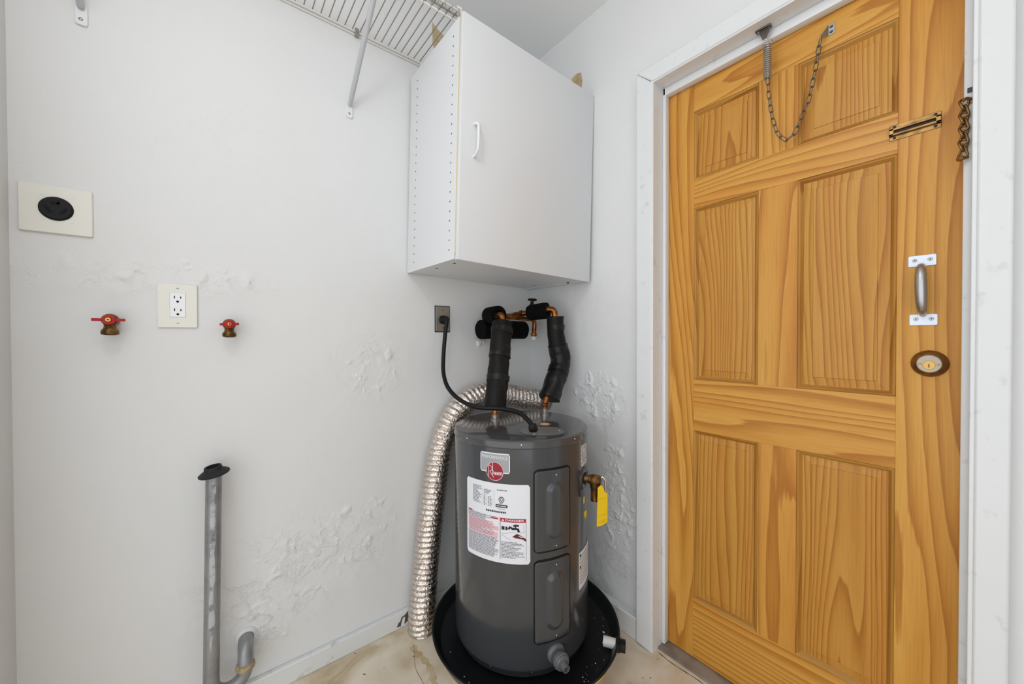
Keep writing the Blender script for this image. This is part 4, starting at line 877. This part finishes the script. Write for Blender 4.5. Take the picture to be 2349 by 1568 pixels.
# ------------------------------------------------------------------ door hardware
def link_mesh(L, Wd, r, twist=0.0, n=20):
    bm = new(); pts = []
    for k in range(n):
        a = 2 * PI * k / n; c, s = math.cos(a), math.sin(a)
        x = Wd / 2 * s; z = c * Wd / 2 + math.copysign(L / 2 - Wd / 2, c); tw = twist * (z / (L / 2))
        pts.append((x * math.cos(tw), x * math.sin(tw), z))
    tube(bm, pts, r, 6, closed=True)
    me = bpy.data.meshes.new('link'); bm.to_mesh(me); bm.free(); me.shade_smooth(); return me
def chain(parent, pts, me, m, pitch, phase=0):
    me.materials.append(MATS[m]); sp_ = spline(pts, 30); cu_ = [0.0]
    for a, b in zip(sp_, sp_[1:]): cu_.append(cu_[-1] + (b - a).length)
    n = int(round(cu_[-1] / pitch)); po = Vector(parent.location)
    def at(s):
        for i in range(len(cu_) - 1):
            if cu_[i + 1] >= s: return sp_[i].lerp(sp_[i + 1], (s - cu_[i]) / max(1e-9, cu_[i + 1] - cu_[i]))
        return sp_[-1]
    for k in range(n):
        s0, s1 = k / n * cu_[-1], (k + 1) / n * cu_[-1]; a, b = at(s0), at(s1); d = b - a
        M = place((a + b) / 2, d, Vector((1, 0, 0)) if abs(d.normalized().x) < 0.9 else Vector((0, 0, 1)))
        M = M @ Matrix.Rotation(R(45) + (k + phase) % 2 * PI / 2, 4, 'Z')
        o = bpy.data.objects.new('link', me); COL.objects.link(o); o.parent = parent; M.translation -= po; o.matrix_local = M
t = thing('door_check_chain', 'steel spring and chain door check hanging from the door head', 'door chain', (0.012, -1.05, 2.055))
bm = new(); box(bm, (-0.008, -1.060, 2.0565), (0.010, -1.020, 2.0605), 0.001); prism(bm, [(-0.016, 0.0), (0.016, 0.0), (0.005, -0.030), (-0.005, -0.030)], Matrix(((0, 0, 1, -0.002), (1, 0, 0, -1.043), (0, 1, 0, 2.058), (0, 0, 0, 1))), 0.002); br = obj('head_bracket', bm, 'steel_dark', t)
for dy in (-0.013, 0.012):
    bm = new(); lathe(bm, [(0, 0.0025), (0.002, 0.002), (0.0035, 0)], place((0.001, -1.040 + dy, 2.0565), (0, 0, -1)), 12); obj('screw', bm, 'chrome', br)
bm = new(); hel = []
for k in range(17 * 14 + 1):
    a = 2 * PI * k / 14; hel.append((0.004 + 0.0088 * math.cos(a), -1.0492 + 0.0088 * math.sin(a), 2.010 - 0.100 * k / (17 * 14)))
tube(bm, hel, 0.0018, 6); obj('spring', bm, 'steel_satin', t)
bm = new()
tube(bm, spline([(0.000, -1.044, 2.034), (0.001, -1.0455, 2.028), (0.003, -1.047, 2.018), (0.003, -1.049, 1.96), (0.003, -1.0495, 1.912)], 5), 0.0016, 8)
for s in (-1, 1): tube(bm, spline([(0.004, -1.0492 + s * 0.0075, 1.908), (0.004, -1.0492 + s * 0.008, 1.97), (0.004, -1.0492 + s * 0.0085, 2.012), (0.002, -1.0492 + s * 0.0115, 2.016), (0.000, -1.0492 + s * 0.0125, 2.012)], 4), 0.0014, 8)
obj('draw_bar', bm, 'chrome', t)
lm = link_mesh(0.0245, 0.0105, 0.00125)
chain(t, [(0.004, -1.0497, 1.914), (0.006, -1.0520, 1.872), (0.010, -1.0580, 1.810), (0.014, -1.0700, 1.752), (0.018, -1.0860, 1.722), (0.022, -1.1000, 1.7195), (0.026, -1.1140, 1.738), (0.029, -1.1290, 1.780), (0.030, -1.1416, 1.8121), (0.030, -1.1558, 1.8889), (0.030, -1.1660, 1.9593), (0.031, -1.1675, 1.968)], lm, 'steel_dark', 0.0205)
bm = new(); prism(bm, rrect(0.018, 0.030, 0.004), Matrix(((0, 0, -1, DX), (-1, 0, 0, -1.1855), (0, 1, 0, 1.9895), (0, 0, 0, 1))), 0.0022)
lg = [Vector(p) for p in ((DX - 0.002, -1.179, 2.003), (DX - 0.002, -1.179, 1.977), (DX - 0.019, -1.1665, 1.9655), (DX - 0.019, -1.1665, 1.9755))]; off_ = Vector((-0.0012, -0.0018, 0))
la, lb = [bm.verts.new(p) for p in lg], [bm.verts.new(p + off_) for p in lg]
bm.faces.new(la); bm.faces.new(lb)
for k in range(4): bm.faces.new((la[k], la[(k + 1) % 4], lb[(k + 1) % 4], lb[k]))
cl = obj('door_clip', bm, 'steel_satin', t, bw=0.0006)
for dy, dz in ((-1.1865, 1.9965), (-1.1865, 1.9825)):
    bm = new(); lathe(bm, [(0, 0.0018), (0.0016, 0.0018), (0.0018, 0.001), (0.0036, 0.0014), (0.0042, 0)], place((DX - 0.002, dy, dz), (-1, 0, 0)), 14); obj('screw', bm, 'steel_dark', cl)

t = thing('chain_slide', 'antique brass door chain slide plate on the right stile', 'door chain', (DX, -1.344, 1.6375))
pl = lambda d: Matrix(((0, 0, -1, DX), (-1, 0, 0, -1.344), (0, 1, 0, 1.656), (0, 0, 0, 1)))
def slot_plate():
    bm = new(); W2, H2, th = 0.0432, 0.0192, 0.002
    prism(bm, rrect(2 * W2, 2 * H2, 0.003), pl(0), th)
    for s in (-1, 1): # raised channel rails around the slot
        prism(bm, [(-W2, s * 0.0035), (W2, s * 0.0035), (W2, s * 0.0085), (-W2, s * 0.0085)], pl(0), 0.0085)
    for s in (-1, 1): prism(bm, [(s * W2 * 0.80, -0.0085), (s * W2, -0.0085), (s * W2, 0.0085), (s * W2 * 0.80, 0.0085)], pl(0), 0.0085)
    return bm
obj('slide_plate', slot_plate(), 'brass_antique', t, bw=0.001, smooth=0)
bm = new(); prism(bm, rrect(0.070, 0.0068, 0.0033), Matrix.Translation((-0.0022, 0, 0)) @ pl(0), 0.0006); obj('slot', bm, 'chip_dark', t)
for yy in (-0.034, 0.034):
    for zz in (-0.0135, 0.0135):
        bm = new(); lathe(bm, [(0, 0.0012), (0.003, 0.0012), (0.0032, 0)], place((DX - 0.002, -1.344 + yy, 1.656 + zz), (-1, 0, 0)), 12); obj('screw', bm, 'chip_dark', t)
t = thing('security_chain', 'antique brass security chain hanging on the right door jamb', 'door chain', (0.006, -1.4215, 1.53))
lm2 = link_mesh(0.0250, 0.0150, 0.0023, R(38))
chain(t, [(0.008, -1.4215, 1.664), (0.007, -1.4215, 1.62), (0.006, -1.4212, 1.58), (0.005, -1.4205, 1.545)], lm2, 'brass_antique', 0.0150)
bm = new(); tube(bm, spline([(0.016, -1.431, 1.664), (0.010, -1.429, 1.666), (0.006, -1.424, 1.668), (0.005, -1.4195, 1.664)], 5), 0.003, 8); box(bm, (0.012, -1.436, 1.658), (0.0165, -1.426, 1.670), 0.001); obj('anchor', bm, 'brass_antique', t)
bm = new(); lathe(bm, [(0, 0.006), (0.005, 0.005), (0.0065, 0.0), (0.004, -0.004), (0.003, -0.012), (0, -0.012)], place((0.002, -1.4175, 1.539), (-0.5, 0.8, -0.1)), 16); obj('end_knob', bm, 'brass_antique', t)
bm = new(); box(bm, (0.0125, -1.4345, 1.682), (0.0158, -1.4255, 1.692), 0.0008, None); tag(obj('strike_tab', bm, 'strike_dark'), 'small dark metal tab on the right jamb above the security chain', 'metal tab')

t = thing('pull_handle', 'satin metal door pull handle with two white screw plates', 'door handle', (DX, -1.3595, 1.26))
for zc, yc in ((1.3315, -1.3585), (1.1905, -1.3612)):
    bm = new(); prism(bm, rrect(0.046, 0.0265, 0.003), Matrix(((0, 0, -1, DX), (-1, 0, 0, yc), (0, 1, 0, zc), (0, 0, 0, 1))), 0.0026); pp = obj('mounting_plate', bm, 'nickel_white', t, bw=0.0008)
    for dy in (-0.013, 0.012):
        bm = new(); lathe(bm, [(0, 0.0012), (0.0014, 0.0014), (0.0016, 0.0006), (0.0036, 0.0008), (0.0044, 0.0)], place((DX - 0.0026, yc + dy, zc + 0.002), (-1, 0, 0)), 16); sc_ = obj('screw', bm, 'steel_satin', pp)
        bm = new(); lathe(bm, [(0, 0.0018), (0.0013, 0.0018), (0.0013, 0.001)], place((DX - 0.0026, yc + dy, zc + 0.002), (-1, 0, 0)), 8); obj('screw_recess', bm, 'chip_dark', pp)
bm = new(); gp = spline([(DX - 0.002, -1.3580, 1.320), (DX - 0.020, -1.3580, 1.3155), (DX - 0.032, -1.3585, 1.304), (DX - 0.037, -1.3590, 1.285), (DX - 0.038, -1.3595, 1.262), (DX - 0.037, -1.3600, 1.238), (DX - 0.032, -1.3605, 1.219), (DX - 0.020, -1.3608, 1.208), (DX - 0.002, -1.3610, 1.203)], 6)
ng = len(gp); tube(bm, gp, [0.0060 + 0.0044 * math.sin(PI * i / (ng - 1)) ** 1.3 for i in range(ng)], 20); obj('grip', bm, 'steel_satin', t)
t = thing('deadbolt', 'round antique brass deadbolt cylinder below the pull handle', 'lock', (DX, -1.3722, 1.0865))
M = place((DX, -1.3722, 1.0865), (-1, 0, 0))
bm = new(); lathe(bm, [(0.0312, 0.0), (0.0312, 0.003), (0.029, 0.006), (0.0235, 0.017), (0.0215, 0.0185), (0.0208, 0.0178), (0.0, 0.0178)], M, 48); obj('rose', bm, 'brass_antique', t)
bm = new(); lathe(bm, [(0, 0.0190), (0.0192, 0.0190), (0.0198, 0.0184), (0.0198, 0.0174)], M, 40); obj('face_plate', bm, 'lock_face', t)
bm = new(); lathe(bm, [(0, 0.0198), (0.0098, 0.0198), (0.0103, 0.0192), (0.0103, 0.0188)], Matrix.Translation((0, 0, -0.003)) @ M, 28); kc = obj('key_cylinder', bm, 'brass_bright', t)
bm = new(); box(bm, (DX - 0.0203, -1.3729, 1.0778), (DX - 0.0196, -1.3716, 1.0868)); box(bm, (DX - 0.0203, -1.3722, 1.0800), (DX - 0.0196, -1.3702, 1.0812)); obj('keyway', bm, 'black_void', kc, smooth=0)
for dy in (-0.0145, 0.0145):
    bm = new(); lathe(bm, [(0, 0.0206), (0.0016, 0.0203), (0.0024, 0.0190)], Matrix.Translation((0, dy, -0.001)) @ M, 12); obj('face_screw', bm, 'brass_bright', t)

for o in bpy.data.objects:
    if o.name.split('.')[0] in ('fine_print', 'danger_print', 'black_print', 'white_print', 'ruled_lines', 'red_header', 'pink_band', 'print', 'hand_print', 'lettering', 'script_lettering'): o['kind'] = 'stuff'
    if '_local' in o.keys(): del o['_local']
